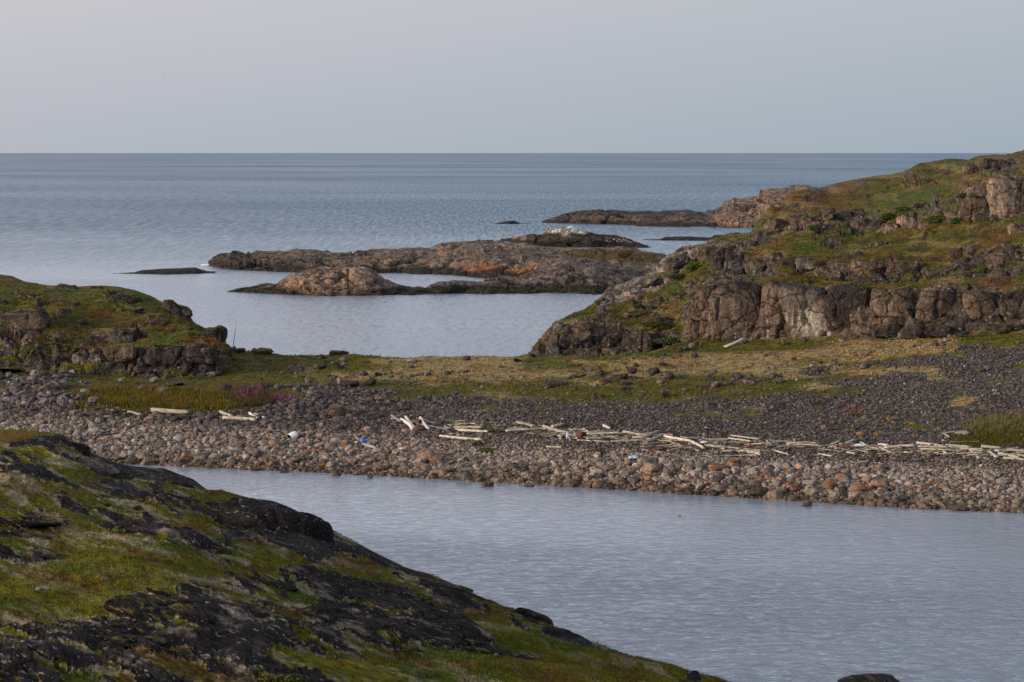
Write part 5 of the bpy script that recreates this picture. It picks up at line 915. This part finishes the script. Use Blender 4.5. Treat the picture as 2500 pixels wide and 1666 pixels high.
GSH = [(hill, 1705, 645, 62, 26, (0.085, 0.125, 0.022), 'bright green bush hanging on the rock left of the cliff nose'), (hill, 1655, 672, 44, 22, (0.05, 0.085, 0.02), 'dark green bush left below the bright green one'), (hill, 1612, 792, 84, 32, (0.035, 0.052, 0.014), 'dark heather hummock on top of the low cliffs'),
       (hill, 1632, 828, 84, 26, (0.055, 0.085, 0.025), 'green willow mound at the foot of the low cliffs'), (hill, 2166, 526, 42, 26, (0.03, 0.055, 0.02), 'dark round shrub on the upper ledge'), (hill, 2333, 536, 28, 26, (0.035, 0.10, 0.03), 'vivid green plant at the foot of the rounded crag'),
       (hill, 1987, 552, 34, 16, (0.085, 0.15, 0.02), 'bright green tuft on the upper ledge'), (hill, 2290, 530, 60, 30, (0.06, 0.10, 0.02), 'green scrub in the steep gully'), (hill, 2205, 508, 46, 18, (0.06, 0.10, 0.02), 'green scrub above the split rock'), (hill, 2345, 475, 26, 22, (0.07, 0.095, 0.02), 'green tuft beside the brown crag at upper right'),
       (hill, 2138, 766, 12, 26, (0.055, 0.10, 0.015), 'green fern clump in the cleft of the lower cliff'), (hill, 2404, 658, 34, 18, (0.05, 0.085, 0.018), 'green shrub between two rocks at the right ledge'), (hill, 1560, 745, 26, 16, (0.05, 0.07, 0.016), 'small green clump on the left ledges'),
       (beach, 1188, 1098, 44, 20, (0.10, 0.12, 0.05), 'pale green lyme grass clump among the centre cobbles'), (beach, 1168, 1080, 26, 20, (0.10, 0.11, 0.05), 'small lyme grass clump above the pale green one'), (beach, 1205, 1052, 46, 18, (0.09, 0.10, 0.05), 'grass tuft growing through the left log pair'), (beach, 1466, 1100, 26, 26, (0.14, 0.13, 0.06), 'straw-coloured grass tuft below the middle log heap'),
       (beach, 1440, 1102, 34, 9, (0.10, 0.13, 0.015), 'yellow-green moss cushion left of the straw tuft'), (beach, 1462, 1112, 22, 8, (0.10, 0.13, 0.015), 'yellow-green moss cushion below the straw tuft'), (beach, 1384, 1116, 22, 10, (0.09, 0.10, 0.02), 'tiny green plant among cobbles, left of the moss cushions'),
       (beach, 768, 1070, 30, 12, (0.05, 0.08, 0.02), 'green leaves right of the white drum'), (beach, 698, 1070, 24, 10, (0.05, 0.09, 0.02), 'green leaves left of the white drum'), (beach, 1740, 986, 22, 12, (0.06, 0.085, 0.03), 'green plant in the gravel, right of another'), (beach, 1996, 984, 20, 12, (0.06, 0.085, 0.03), 'green plant in the gravel under the right moss patch'), (beach, 2082, 1012, 16, 10, (0.09, 0.11, 0.02), 'green plant beneath the faint pink flowers'),
       (fore, 690, 1655, 130, 34, (0.055, 0.065, 0.015), 'leafy green plants at the bottom edge of the slope'), (fore, 540, 1345, 26, 22, (0.05, 0.06, 0.015), 'tiny green sprigs under the largest whaleback')]
for sh_, cx, cy, w_, h_, c_, lb in GSH: shrub(sh_, cx, cy, w_, h_, c_, lb, n=(2600 if sh_ is fore else int(160 + w_ * h_ * 0.9)), leaf=(0.03 if sh_ is fore else 0.085))

# ================================================================== DRIFTWOOD
M_W1 = plain_mat('bleached_wood', (0.60, 0.54, 0.45), 0.85, 0.5, 3.0, (0.30, 0.24, 0.17), stretch=(0.25, 3, 3))
M_W2 = plain_mat('grey_wood', (0.26, 0.235, 0.21), 0.9, 0.4, 3.0, (0.14, 0.12, 0.10), stretch=(0.25, 3, 3))
M_W3 = plain_mat('brown_wood', (0.22, 0.13, 0.08), 0.9, 0.4, 3.0, (0.10, 0.07, 0.05), stretch=(0.25, 3, 3))
M_W4 = plain_mat('white_wood', (0.62, 0.58, 0.52), 0.8, 0.3, 3.0, stretch=(0.25, 3, 3))
M_CUT = plain_mat('cut_end', (0.40, 0.28, 0.16), 0.9, 0.3, 12)
def log(p0, p1, r, kind, mat, label, group, lift=0.0, seed=0):
    L = np.linalg.norm(p1 - p0); ax = (p1 - p0) / L; up = np.array([0, 0, 1.]); s = np.cross(up, ax); s /= np.linalg.norm(s); u = np.cross(ax, s)
    n, kx = (14, 12) if kind == 'log' else (10, 8); rr_ = np.random.default_rng(seed); V = []; t = np.linspace(0, 1, kx)
    bend = (rr_.random() - .5) * 0.10 * L if kind == 'log' else (rr_.random() - .5) * 0.015 * L
    tap = 0.72 + .25 * rr_.random() if kind == 'log' else 0.95
    for tt in t:
        rad = r * (1 - (1 - tap) * tt)
        for j in range(n):
            a = 2 * math.pi * j / n
            if kind == 'log': x, z = math.cos(a) * rad, math.sin(a) * rad; q = 1 + 0.16 * (rr_.random() - .5); x *= q; z *= q
            else:
                x, z = math.cos(a), math.sin(a); m = max(abs(x), abs(z)); x, z = x / m * rad * 1.15, z / m * rad * 0.62
            off = 0.04 * L * 0 + (rr_.random() - .5) * 0.10 * r * (tt in (0, 1))
            V.append(ax * ((tt - .5) * L + (off + (rr_.random() - .5) * r * 0.7 if tt in (0, 1) else 0)) + s * (x + bend * 4 * tt * (1 - tt)) + u * z)
    Q = [[i * n + j, i * n + (j + 1) % n, (i + 1) * n + (j + 1) % n, (i + 1) * n + j] for i in range(kx - 1) for j in range(n)]
    V.append(-ax * L * .5); V.append(ax * L * .5); c0, c1 = len(V) - 2, len(V) - 1; T = []
    for j in range(n): T.append([c0, (j + 1) % n, j]); T.append([c1, (kx - 1) * n + j, (kx - 1) * n + (j + 1) % n])
    c = (p0 + p1) / 2 + np.array([0, 0, lift + r * .55]); V = np.array(V)
    if kind == 'log' and r > 0.14:      # a broken branch stub
        tb = 0.25 + .5 * rr_.random(); a = rr_.random() * 3.14; b0 = len(V); base = ax * (tb - .5) * L; dr = s * math.cos(a) + u * math.sin(a) + ax * .5; e1_, e2_ = ax * r * .28, np.cross(ax, dr) * r * .28
        V = np.concatenate([V, [base - e1_, base + e2_, base + e1_, base - e2_] , [base + dr * r * 1.7 + q * .5 for q in (-e1_, e2_, e1_, -e2_)]]); Q += [[b0 + j, b0 + (j + 1) % 4, b0 + 4 + (j + 1) % 4, b0 + 4 + j] for j in range(4)] + [[b0 + 4, b0 + 5, b0 + 6, b0 + 7]]
    me_m = mesh_np('driftwood_log' if kind == 'log' else 'driftwood_plank', V, [np.array(Q), np.array(T)], mat, smooth_=(kind == 'log')); me_m.location = c
    tag(me_m, label, 'driftwood', group); return me_m
# x0,y0,x1,y1,thickness, kind(l/p), wood(1 bleached 2 grey 3 brown 4 white), label
LG = [(272,1010,288,1012,5,'l',2,'short grey log at the far left of the drift line'),(313,1014,349,1024,6,'l',1,'pale pointed log under the heath, leftmost bright one'),(371,1011,460,1017,11,'l',1,'thick pale log alone under the heath'),(538,1015,567,1026,8,'l',1,'short pale log leaning on the left end of the crossed group'),(545,1029,624,1034,8,'l',1,'long pale log lying under the crossed logs'),(516,1026,544,1025,3,'p',2,'thin grey stick left of the crossed logs'),
 (609,1017,629,1029,6,'l',4,'white split log at the right end of the crossed logs'),(620,1018,647,1028,5,'p',4,'white board right of the split log'),(772,1079,840,1073,4,'p',3,'thin reddish pole lying in the left cobbles'),(866,1090,917,1103,7,'l',1,'cream log lying in front of the blue plastic'),(957,1023,979,1038,6,'p',2,'grey board leaning left of the first rusty drum'),(980,1034,1006,1058,8,'l',4,'thick whitish log leaning by the first rusty drum'),
 (990,1025,1014,1056,5,'p',4,'white board between the leaning log and first rusty drum'),(883,1021,915,1017,3,'p',2,'thin grey stick in the dark bank, left of the first drum'),(1018,1029,1070,1043,3,'p',2,'thin grey pole right of the first rusty drum'),(1026,1027,1045,1055,5,'p',4,'white crooked board right of the first rusty drum'),(1030,1044,1093,1056,3,'p',2,'thin pole running down to the left log pair'),
 (1111,1050,1176,1051,9,'l',1,'thick pale log, top one of the left pair'),(1111,1056,1193,1060,7,'l',1,'pale log under the thick top one of the left pair'),(1096,1050,1112,1052,6,'l',3,'brownish stump at the left end of the log pair'),(1098,1064,1132,1067,6,'p',1,'short pale board below the left log pair'),(1074,1070,1176,1078,9,'l',1,'long pale log lying lowest below the left pair'),(1176,1039,1213,1041,4,'p',3,'thin tan board above the grass tuft'),(1263,1037,1304,1042,9,'p',1,'bright sawn board up in the dark gravel'),
 (1213,1048,1239,1049,5,'p',3,'brown board right of the grass tuft'),(1235,1056,1312,1052,6,'l',1,'thin pale pole right of the grass tuft'),(1243,1050,1284,1047,6,'p',3,'brown board behind the thin pale pole'),(1327,1046,1390,1063,10,'l',1,'thick log sloping down right at the start of the middle heap'),(1348,1048,1371,1041,7,'l',1,'short forked log on top of the thick sloping one'),(1380,1063,1394,1082,9,'l',2,'grey log pointing at the viewer below the thick sloping one'),
 (1342,1066,1360,1065,5,'p',1,'short pale board under the thick sloping log'),(1334,1096,1371,1094,5,'l',1,'small pale log in the cobbles below the middle heap'),(1366,1065,1368,1076,5,'p',4,'little white board standing left of the red-rust drum'),(1400,1058,1408,1073,5,'p',4,'white board against the red-rust drum'),(1406,1048,1444,1050,5,'p',2,'grey board behind the red-rust drum'),(1425,1052,1436,1058,7,'l',1,'pale block of wood right above the red-rust drum'),
 (1433,1063,1512,1063,7,'l',1,'long pale log right of the red-rust drum'),(1431,1074,1501,1070,5,'l',1,'thin pale log below the long one by the red-rust drum'),(1409,1079,1492,1083,5,'l',1,'thin pale log lowest left in the middle heap'),(1490,1082,1572,1078,6,'l',1,'long thin pale log lowest right in the middle heap'),(1522,1059,1582,1070,9,'l',1,'thick pale log sloping into the middle slab pile'),(1474,1044,1489,1049,8,'l',1,'pale stump up in the gravel above the middle heap'),
 (1499,1061,1523,1060,6,'p',2,'grey board left of the thick sloping log'),(1570,1077,1606,1060,10,'p',2,'grey-brown beam tilted up, back one of two'),(1575,1089,1615,1071,12,'p',2,'large grey beam tilted up, front one of two'),(1545,1074,1572,1075,6,'l',1,'pale log end left of the tilted beams'),(1612,1066,1643,1067,5,'p',1,'thin pale board right of the tilted beams'),(1622,1072,1686,1083,8,'l',1,'long pale log sloping right from the tilted beams'),
 (1564,1093,1575,1094,4,'p',1,'tiny pale board left of the dark debris'),(1568,1101,1610,1107,3,'p',1,'thin stick below the dark debris'),(1629,1104,1662,1095,3,'p',1,'thin stick rising right of the dark debris'),(1663,1094,1684,1096,4,'p',2,'grey stick right of the rising stick'),(1607,1127,1629,1132,6,'l',3,'tan log stuck between beach boulders'),(1682,1081,1717,1098,9,'l',1,'pale log sloping down steeply right of the sloping one'),(1682,1095,1710,1106,5,'p',1,'thin pale board under the steep log'),
 (1731,1078,1779,1079,9,'l',1,'pale log right of the white canister'),(1785,1069,1853,1078,6,'p',1,'long pale board on top of the long pile'),(1779,1076,1831,1083,6,'p',1,'pale board beneath the top board of the long pile'),(1722,1091,1850,1104,8,'p',1,'longest pale beam of the long pile'),(1763,1103,1808,1107,7,'p',1,'pale beam under the longest one'),(1809,1104,1857,1113,9,'p',1,'thick pale beam at the right end of the long pile'),(1711,1116,1856,1114,3,'p',1,'thin straight pole under the long pile'),
 (1837,1073,1877,1078,3,'p',3,'thin brown pole above the long pile'),(1879,1080,1937,1083,6,'l',2,'grey log right of the thin brown pole'),(1861,1086,1884,1089,6,'p',1,'short pale block right of the long pile'),(1921,1089,1978,1088,8,'l',1,'pale log pair, upper, before the brown rusty drum'),(1918,1095,1981,1092,4,'p',3,'brown board under the pale log pair'),(1979,1092,1994,1086,5,'l',2,'root end turned up at the right of the pale log pair'),(2028,1085,2045,1086,5,'p',1,'small pale board left of the brown rusty drum'),
 (2049,1088,2070,1088,5,'p',4,'whitish board behind the brown rusty drum'),(2066,1088,2084,1080,6,'l',4,'curved white log end over the brown rusty drum'),(1892,1103,1924,1113,4,'p',4,'thin white board below the drift line, left of the long pole'),(1997,1101,2084,1103,3,'p',1,'long thin pole under the brown rusty drum'),(1998,1112,2030,1117,5,'p',4,'white board below the long thin pole'),(1853,1103,1888,1103,3,'p',2,'thin grey stick right of the long pile'),(2113,1093,2146,1101,8,'p',1,'pale sawn board right of the white sheet'),
 (2086,1101,2117,1107,5,'p',1,'pale board below the white sheet'),(2068,1107,2088,1112,6,'p',1,'short pale board below the brown rusty drum'),(2147,1090,2167,1091,9,'p',4,'white board end in the right heap'),(2159,1098,2233,1092,9,'l',1,'thick pale log at the left of the right heap'),(2167,1104,2241,1099,5,'p',3,'brown board under the thick pale log of the right heap'),(2207,1106,2227,1111,6,'p',4,'short white board below the right heap'),(2239,1091,2273,1089,8,'l',1,'pale log on top of the middle of the right heap'),
 (2241,1095,2328,1097,8,'l',1,'long pale log through the middle of the right heap'),(2249,1101,2344,1105,6,'l',1,'long pale log low in the right heap'),(2271,1089,2306,1094,8,'p',1,'pale board high in the right heap'),(2309,1093,2366,1097,9,'l',1,'thick pale log at the right part of the right heap'),(2284,1112,2366,1109,4,'p',1,'long thin board in front of the right heap'),(2299,1104,2314,1113,6,'p',4,'white board propped in front of the right heap'),(2369,1103,2390,1123,7,'p',4,'white board pointing at the viewer from the right heap'),
 (2377,1110,2407,1123,4,'p',1,'thin pale board right of the pointing white one'),(2344,1101,2399,1102,8,'l',1,'pale log behind the pointing white board'),(2396,1096,2443,1101,8,'l',1,'pale log upper, between right heap and the edge pile'),(2415,1107,2435,1122,8,'p',4,'wide white board pointing down near the right edge'),(2458,1107,2504,1104,6,'l',1,'pale log on top of the edge pile'),(2437,1115,2488,1119,9,'l',1,'thick pale log of the edge pile'),(2450,1123,2502,1127,8,'l',1,'lowest pale log of the edge pile'),
 (2486,1115,2514,1121,9,'p',1,'pale beam cut by the right edge'),(2102,1131,2118,1130,5,'p',1,'small pale board in the right cobbles'),(2320,1082,2390,1081,3,'p',2,'thin grey pole behind the right heap'),(2300,1061,2330,1059,6,'p',1,'flat pale board on the mossy patch'),(2306,1067,2317,1066,5,'p',1,'tiny pale board below the flat one on the moss'),(2194,1092,2204,1083,3,'p',2,'little stick poking up behind the right heap'),(1700,1071,1712,1078,3,'p',2,'bent twig left of the white canister')]
GRP = 'driftwood of the drift line'
for i, (x0, y0, x1, y1, th, kd, wd, lb) in enumerate(LG):
    jt = R_.normal() * (1.6 if abs(y1 - y0) < 6 and x0 > 1070 and 'thin' not in lb else 0); y0, y1 = y0 - jt, y1 + jt
    a, b = beach.hit(x0, y0), beach.hit(x1, y1); m = (a[1] + b[1]) / 2 / F
    zmin = 0.02; r = th / 2 * m * (0.92 if x0 > 1070 else 1.1); heap = 0.10 if ('top' in lb or 'upper' in lb or 'tilted' in lb or 'over' in lb) else 0.03
    log(a, b, r, 'log' if kd == 'l' else 'plank', (M_W1, M_W2, M_W3, M_W4)[wd - 1], lb, GRP, heap + 0.04 + (0.16 if (x0 + x1) / 2 < 1070 else 0.0), 3000 + i)
# splinters between the logs
P = []
for (x0, y0, x1, y1, n) in ((1320, 1050, 1600, 1085, 110), (1560, 1062, 1870, 1110, 120), (1860, 1080, 2080, 1105, 60), (2060, 1088, 2500, 1122, 170), (950, 1025, 1320, 1065, 60)):
    px = x0 + (x1 - x0) * R_.random(n); py = y0 + (y1 - y0) * (0.6 * R_.random(n) + 0.4 * (px - x0) / (x1 - x0)); P.append(beach.hits(px, py))
P = np.concatenate(P); n = len(P); a = R_.normal(size=n) * 0.9; ln = 0.2 + 0.9 * R_.random(n) ** 2; wv = 0.02 + 0.03 * R_.random(n); P[:, 2] += 0.10 + 0.08 * R_.random(n)
ax = np.stack([np.cos(a), np.sin(a), (R_.random(n) - .5) * .3], 1) * ln[:, None]; sd_ = np.stack([-np.sin(a), np.cos(a), 0 * a], 1) * wv[:, None]; up_ = np.array([[0, 0, 1.]]) * wv[:, None]
V = np.stack([P - ax - sd_, P + ax - sd_, P + ax + sd_, P - ax + sd_, P - ax - sd_ + up_, P + ax - sd_ + up_, P + ax + sd_ + up_, P - ax + sd_ + up_], 1).reshape(-1, 3)
Q = (np.array([[4, 5, 6, 7], [0, 1, 5, 4], [1, 2, 6, 5], [2, 3, 7, 6], [3, 0, 4, 7], [3, 2, 1, 0]])[None] + 8 * np.arange(n)[:, None, None]).reshape(-1, 4)
pc = np.where(R_.random((n, 1)) < .6, np.array([[.46, .38, .28]]), np.array([[.2, .17, .14]])) * (.6 + .7 * R_.random((n, 1))); o = mesh_np('wood_splinters', V, Q, M_BL, {'scol': np.repeat(pc, 8, 0)}, smooth_=False); tag(o, 'small splinters and sticks scattered between the drift logs', kind='stuff')

# ================================================================== DRUMS AND DEBRIS
M_RUST = plain_mat('rusty_steel', (0.17, 0.06, 0.03), 0.85, 0.5, 6, (0.07, 0.035, 0.025)); M_RUST2 = plain_mat('dark_rust', (0.10, 0.045, 0.03), 0.9, 0.5, 6)
M_INS = plain_mat('dark_inside', (0.03, 0.022, 0.018), 0.9); M_WH = plain_mat('white_plastic', (0.74, 0.75, 0.76), 0.45, 0.08, 3); M_BLUE = plain_mat('blue_plastic', (0.02, 0.10, 0.42), 0.4, 0.3, 4); M_PBL = plain_mat('pale_blue_sheet', (0.50, 0.58, 0.66), 0.6, 0.2, 4)
M_RED = plain_mat('red_plastic', (0.35, 0.06, 0.04), 0.6, 0.3, 5); M_ORG = plain_mat('orange_plastic', (0.55, 0.16, 0.04), 0.6, 0.2, 5)
def lathe(prof, n=28):
    V = [[x, r * math.cos(2 * math.pi * j / n), r * math.sin(2 * math.pi * j / n)] for (x, r) in prof for j in range(n)]
    Q = [[i * n + j, i * n + (j + 1) % n, (i + 1) * n + (j + 1) % n, (i + 1) * n + j] for i in range(len(prof) - 1) for j in range(n)]; return np.array(V), np.array(Q)
def orient(o, ax):
    o.rotation_mode = 'QUATERNION'; o.rotation_quaternion = Vector(ax).to_track_quat('X', 'Z')
def drum(cx, cy, L, R, ax, mats, label, open_=False, dent=0.04, name='steel_drum', cat='drum'):
    P = beach.hit(cx, cy); root = bpy.data.objects.new(name, None); C.objects.link(root); root.location = P + np.array([0, 0, R * .9]); orient(root, ax); tag(root, label, cat)
    prof = [(-L / 2, R * .98), (-L / 2 + .02, R)]
    for t in (-.17, .17): prof += [(t * L - .03, R), (t * L - .01, R * 1.05), (t * L + .01, R * 1.05), (t * L + .03, R)]
    prof += [(L / 2 - .02, R), (L / 2, R * .98)]
    V, Q = lathe(prof); V = V * (1 + fbm(V + cx, 0.35, 3, 5)[:, None] * dent * 4 * np.array([0, 1, 1])); mesh_np('body', V, Q, mats[0], parent=root)
    V, Q = lathe([(-L / 2 + .02, R * .97), (-L / 2 + .03, .01)]); mesh_np('bottom', V, Q, mats[0], parent=root)
    if open_:
        V, Q = lathe([(L / 2 - .01, R * .93), (L / 2 - .05, R * .9), (-L / 2 + .08, R * .9), (-L / 2 + .08, .01)]); mesh_np('inside', V, Q, M_INS, parent=root)
        V, Q = lathe([(L / 2 - .01, R * .92), (L / 2 + .015, R * .94), (L / 2 + .015, R * 1.02), (L / 2 - .01, R * 1.02)]); mesh_np('rim', V, Q, mats[0], parent=root)
    else:
        V, Q = lathe([(L / 2 - .02, R * .97), (L / 2 - .03, .01)]); mesh_np('lid', V, Q, mats[1], parent=root)
    return root
drum(714, 1074, 0.66, 0.31, (-0.62, -0.62, -0.30), (M_WH, M_WH), 'white plastic drum lying open among the left cobbles', True, 0.0, 'plastic_drum')
drum(1017, 1040, 0.75, 0.27, (0.85, -0.5, 0.1), (M_RUST, M_RUST2), 'first rusty drum, between leaning white boards')
drum(1419, 1072, 0.70, 0.29, (0.55, -0.8, 0.05), (M_RUST, M_INS), 'red-rust drum in the middle log heap, dark end to the right')
drum(2063, 1100, 0.85, 0.27, (0.97, -0.1, 0.15), (M_RUST2, M_RUST2), 'brown rusty drum left of the blue canister')
def crumple(cx, cy, w_, h_, mat, label, name, cat, seed, flat=.5, sub=3, amp=.5, lift=0.0):
    P = beach.hit(cx, cy); m = P[1] / F; V, Q = ICO[sub]; W = chisel(V, seed, 7, .5, 0); W = W * (1 + fbm(W, .5, 3, seed)[:, None] * amp * 2) * np.array([w_ / 2 * m, w_ / 2 * m * .7, h_ / 2 * m])
    o = mesh_np(name, W, Q, mat, smooth_=False); o.location = P + np.array([0, 0, h_ / 2 * m * .8 + lift]); tag(o, label, cat); return o
crumple(888, 1092, 22, 14, M_BLUE, 'crumpled blue plastic behind the cream log', 'plastic_tarp', 'plastic', 11, lift=.28); crumple(1020, 1054, 24, 14, M_RUST2, 'torn dark rusty scrap under the first rusty drum', 'rusty_scrap', 'scrap metal', 12)
crumple(1830, 1098, 28, 9, M_RUST, 'bent rusty sheet behind the long plank pile', 'rusty_sheet', 'scrap metal', 13, lift=.1); crumple(2087, 1094, 9, 8, M_BLUE, 'small blue canister right of the brown rusty drum', 'canister', 'canister', 14, amp=.2, lift=.15)
crumple(1720, 1086, 20, 7, M_PBL, 'flattened white canister at the left end of the long plank pile', 'canister', 'canister', 15, amp=.3, lift=.1); crumple(1545, 1126, 24, 12, M_PBL, 'pale blue plastic sheet between beach boulders', 'plastic_sheet', 'plastic', 16, amp=.6, lift=.1)
crumple(1600, 1101, 46, 16, M_RUST2, 'dark brown tangled debris under the tilted grey beams', 'debris_heap', 'debris', 17, amp=.6); crumple(1615, 1111, 13, 5, M_RED, 'small flat red scrap below the dark debris', 'plastic_scrap', 'plastic', 18)
crumple(1386, 1072, 10, 18, M_PBL, 'grey-white rag hanging left of the red-rust drum', 'rag', 'rag', 19, amp=.6); crumple(2098, 1094, 30, 8, M_WH, 'white sheet at the left end of the right heap', 'plastic_sheet', 'plastic', 20, amp=.3, lift=.1); crumple(2196, 1100, 6, 5, M_ORG, 'tiny orange float in the right heap', 'float', 'float', 21, amp=.1, lift=.12)
crumple(2434, 1107, 14, 5, M_PBL, 'pale blue container between the right heap and edge pile', 'canister', 'canister', 22, amp=.3, lift=.12); crumple(1482, 1080, 26, 10, M_RUST2, 'rusty wire tangle in the middle log heap', 'wire_tangle', 'scrap metal', 23, amp=.6, lift=.1); crumple(1340, 1067, 26, 5, M_RUST, 'rusty strip below the thick sloping log', 'rusty_sheet', 'scrap metal', 24)
P = beach.hit(2350, 1062); V, Q = ICO[4]; W = chisel(V, 5, 10, .6, .03) * [.62, .4, .22]; o = mesh_np('stone_slab', W, Q, M_BLD); o.location = P + np.array([0, 0, .1]); o.color = (.36, .29, .24, 1); tag(o, 'pale rounded stone lying on the mossy patch', 'stone')
# white skiff-shaped board on the slope under the domed cliff block
a, b = beach.hit(1772, 851), beach.hit(1816, 838); b = b + np.array([0, 0, 0.15]); L = np.linalg.norm(b - a); ax = (b - a) / L; s = np.cross([0, 0, 1.], ax); s /= np.linalg.norm(s); u = np.cross(ax, s)
V, n = [], 12
for i in range(n + 1):
    t = i / n; wdt = 0.15 * (1 - t ** 2.2) + .02; V += [ax * (t - .5) * L * 1.1 + s * k * wdt + u * (z + .12 * t * t) for k, z in ((-1, .0), (-1, .05), (1, .17), (1, .12))]
Q = [[4 * i + j, 4 * i + (j + 1) % 4, 4 * i + 4 + (j + 1) % 4, 4 * i + 4 + j] for i in range(n) for j in range(4)] + [[3, 2, 1, 0], [4 * n, 4 * n + 1, 4 * n + 2, 4 * n + 3]]
o = mesh_np('white_board', np.array(V), np.array(Q), M_W4); o.location = (a + b) / 2 + np.array([0, 0, .1]); tag(o, 'white pointed board lying on the grass slope under the cliffs', 'board')
# pole
P = head.hit(569, 846); P = unproj(569, 850, Y=beach.hit(569, 866)[1] - 1); top = unproj(577, 783, Y=P[1] + .2); ax = top - P; prof = [(0, .045), (.33, .04), (.335, .055), (.36, .055), (.365, .036), (.7, .03), (.705, .042), (.72, .042), (.725, .026), (1, .012)]
L = np.linalg.norm(ax); V, Q = lathe([(t * (L + .5), r) for t, r in prof], 10); root = bpy.data.objects.new('pole', None); C.objects.link(root); root.location = P - ax / L * .5; orient(root, ax / L); tag(root, 'thin leaning pole standing behind the black crest boulder', 'pole')
mesh_np('shaft', V, Q, M_W2, parent=root)
for t in (.45, .62, .8):
    V, Q = lathe([(t * L, .02), (t * L + .02, .06), (t * L + .05, .02)], 8); mesh_np('knot', V, Q, M_W2, parent=root)
# small float in the inlet
P = unproj(1657, 1259, z=0.03); V, Q = ICO[3]; o = mesh_np('float', V * [.16, .14, .09], Q, M_W1); o.location = P; tag(o, 'yellowish float drifting in the inlet', 'float')

# ================================================================== GULLS
M_GW = plain_mat('gull_white', (0.80, 0.80, 0.79), .7, .05); M_GG = plain_mat('gull_grey', (0.36, 0.38, 0.41), .7, .1); M_GB = plain_mat('gull_bill', (0.55, 0.35, 0.05), .6, .1)
def gull_mesh(s=1.0):
    V, Q = ICO[3]; out = []
    X = V[:, 0]; W = V * [.24, .09, .09]; tail = X < -.3; W[:, 2] += np.where(tail, (-X - .3) * .03, 0); W[:, 1] *= np.where(tail, 1 - (-X - .3) * .7, 1); W[:, 2] += np.where(X > .4, (X - .4) * .16, 0); W[:, 1:] *= np.where(X > .4, .75, 1)[:, None]; return W + [0, 0, .17], Q
def gull(P, rz, label):
    root = bpy.data.objects.new('gull', None); C.objects.link(root); root.location = P; root.rotation_euler = (0, 0, rz); tag(root, label, 'gull', 'gulls resting on the black skerry')
    W, Q = gull_mesh(); V, Q1 = ICO[2]; n0 = len(W); hd = V * [.06, .05, .05] + [.22, 0, .30]; mesh_np('body', np.concatenate([W, hd]), np.concatenate([Q, Q1 + n0]) if False else [Q, Q1 + n0], M_GW, parent=root)
    mesh_np('wing', V * [.2, .02, .06] + [-.05, .085, .19], Q1, M_GG, parent=root); mesh_np('wing', V * [.2, .02, .06] + [-.05, -.085, .19], Q1, M_GG, parent=root)
    mesh_np('bill', V * [.045, .012, .012] + [.30, 0, .295], Q1, M_GB, parent=root)
    for sy in (-.035, .035): V2, Q2 = lathe([(0, .008), (.11, .008)], 6); V2 = V2[:, [2, 1, 0]] + [0, sy, 0]; mesh_np('leg', V2, Q2, M_GB, parent=root)
GU = ['leftmost', 'second from left', 'third from left', 'fourth from left', 'middle', 'fifth from right', 'fourth from right', 'third from right', 'second from right', 'rightmost']
for i, (gx, gy) in enumerate([(1483, 591), (1490, 593), (1499, 587), (1507, 592), (1512, 588), (1518, 592), (1523, 588), (1529, 590), (1534, 593), (1541, 595)]):
    gull(sk_dark.hit(gx, gy) + np.array([0, -.2, 0.1]), R_.random() * 6.28, GU[i] + ' of the white gulls on the black skerry')
# one gull far off in the air
P = unproj(398, 185, Y=900); root = bpy.data.objects.new('flying_gull', None); C.objects.link(root); root.location = P; tag(root, 'tiny dark bird flying high over the open sea', 'bird')
W, Q = gull_mesh(); mesh_np('body', (W - [0, 0, .17]) * 1.1, Q, M_GG, parent=root)
for s_ in (1, -1): mesh_np('wing', np.array([[.1, 0, 0], [-.12, 0, 0], [-.05, .45 * s_, .14], [.12, .4 * s_, .15], [-.08, .8 * s_, .05], [.1, 0, .02], [-.12, 0, .02], [-.05, .45 * s_, .16], [.12, .4 * s_, .17]]), [np.array([[0, 1, 2, 3], [5, 8, 7, 6]]), np.array([[3, 2, 4], [8, 4, 7]])], M_GG, parent=root)
# surf at the reef
P = unproj(505, 647, z=.05); V, Q = ICO[3]; W = V * [1.1, 1.5, .16]; W = W * (1 + fbm(W, .8, 4, 3)[:, None] * .8); o = mesh_np('surf', W, Q, M_WH); o.location = P; tag(o, 'small white surf breaking at the left tip of the long skerry', kind='stuff')
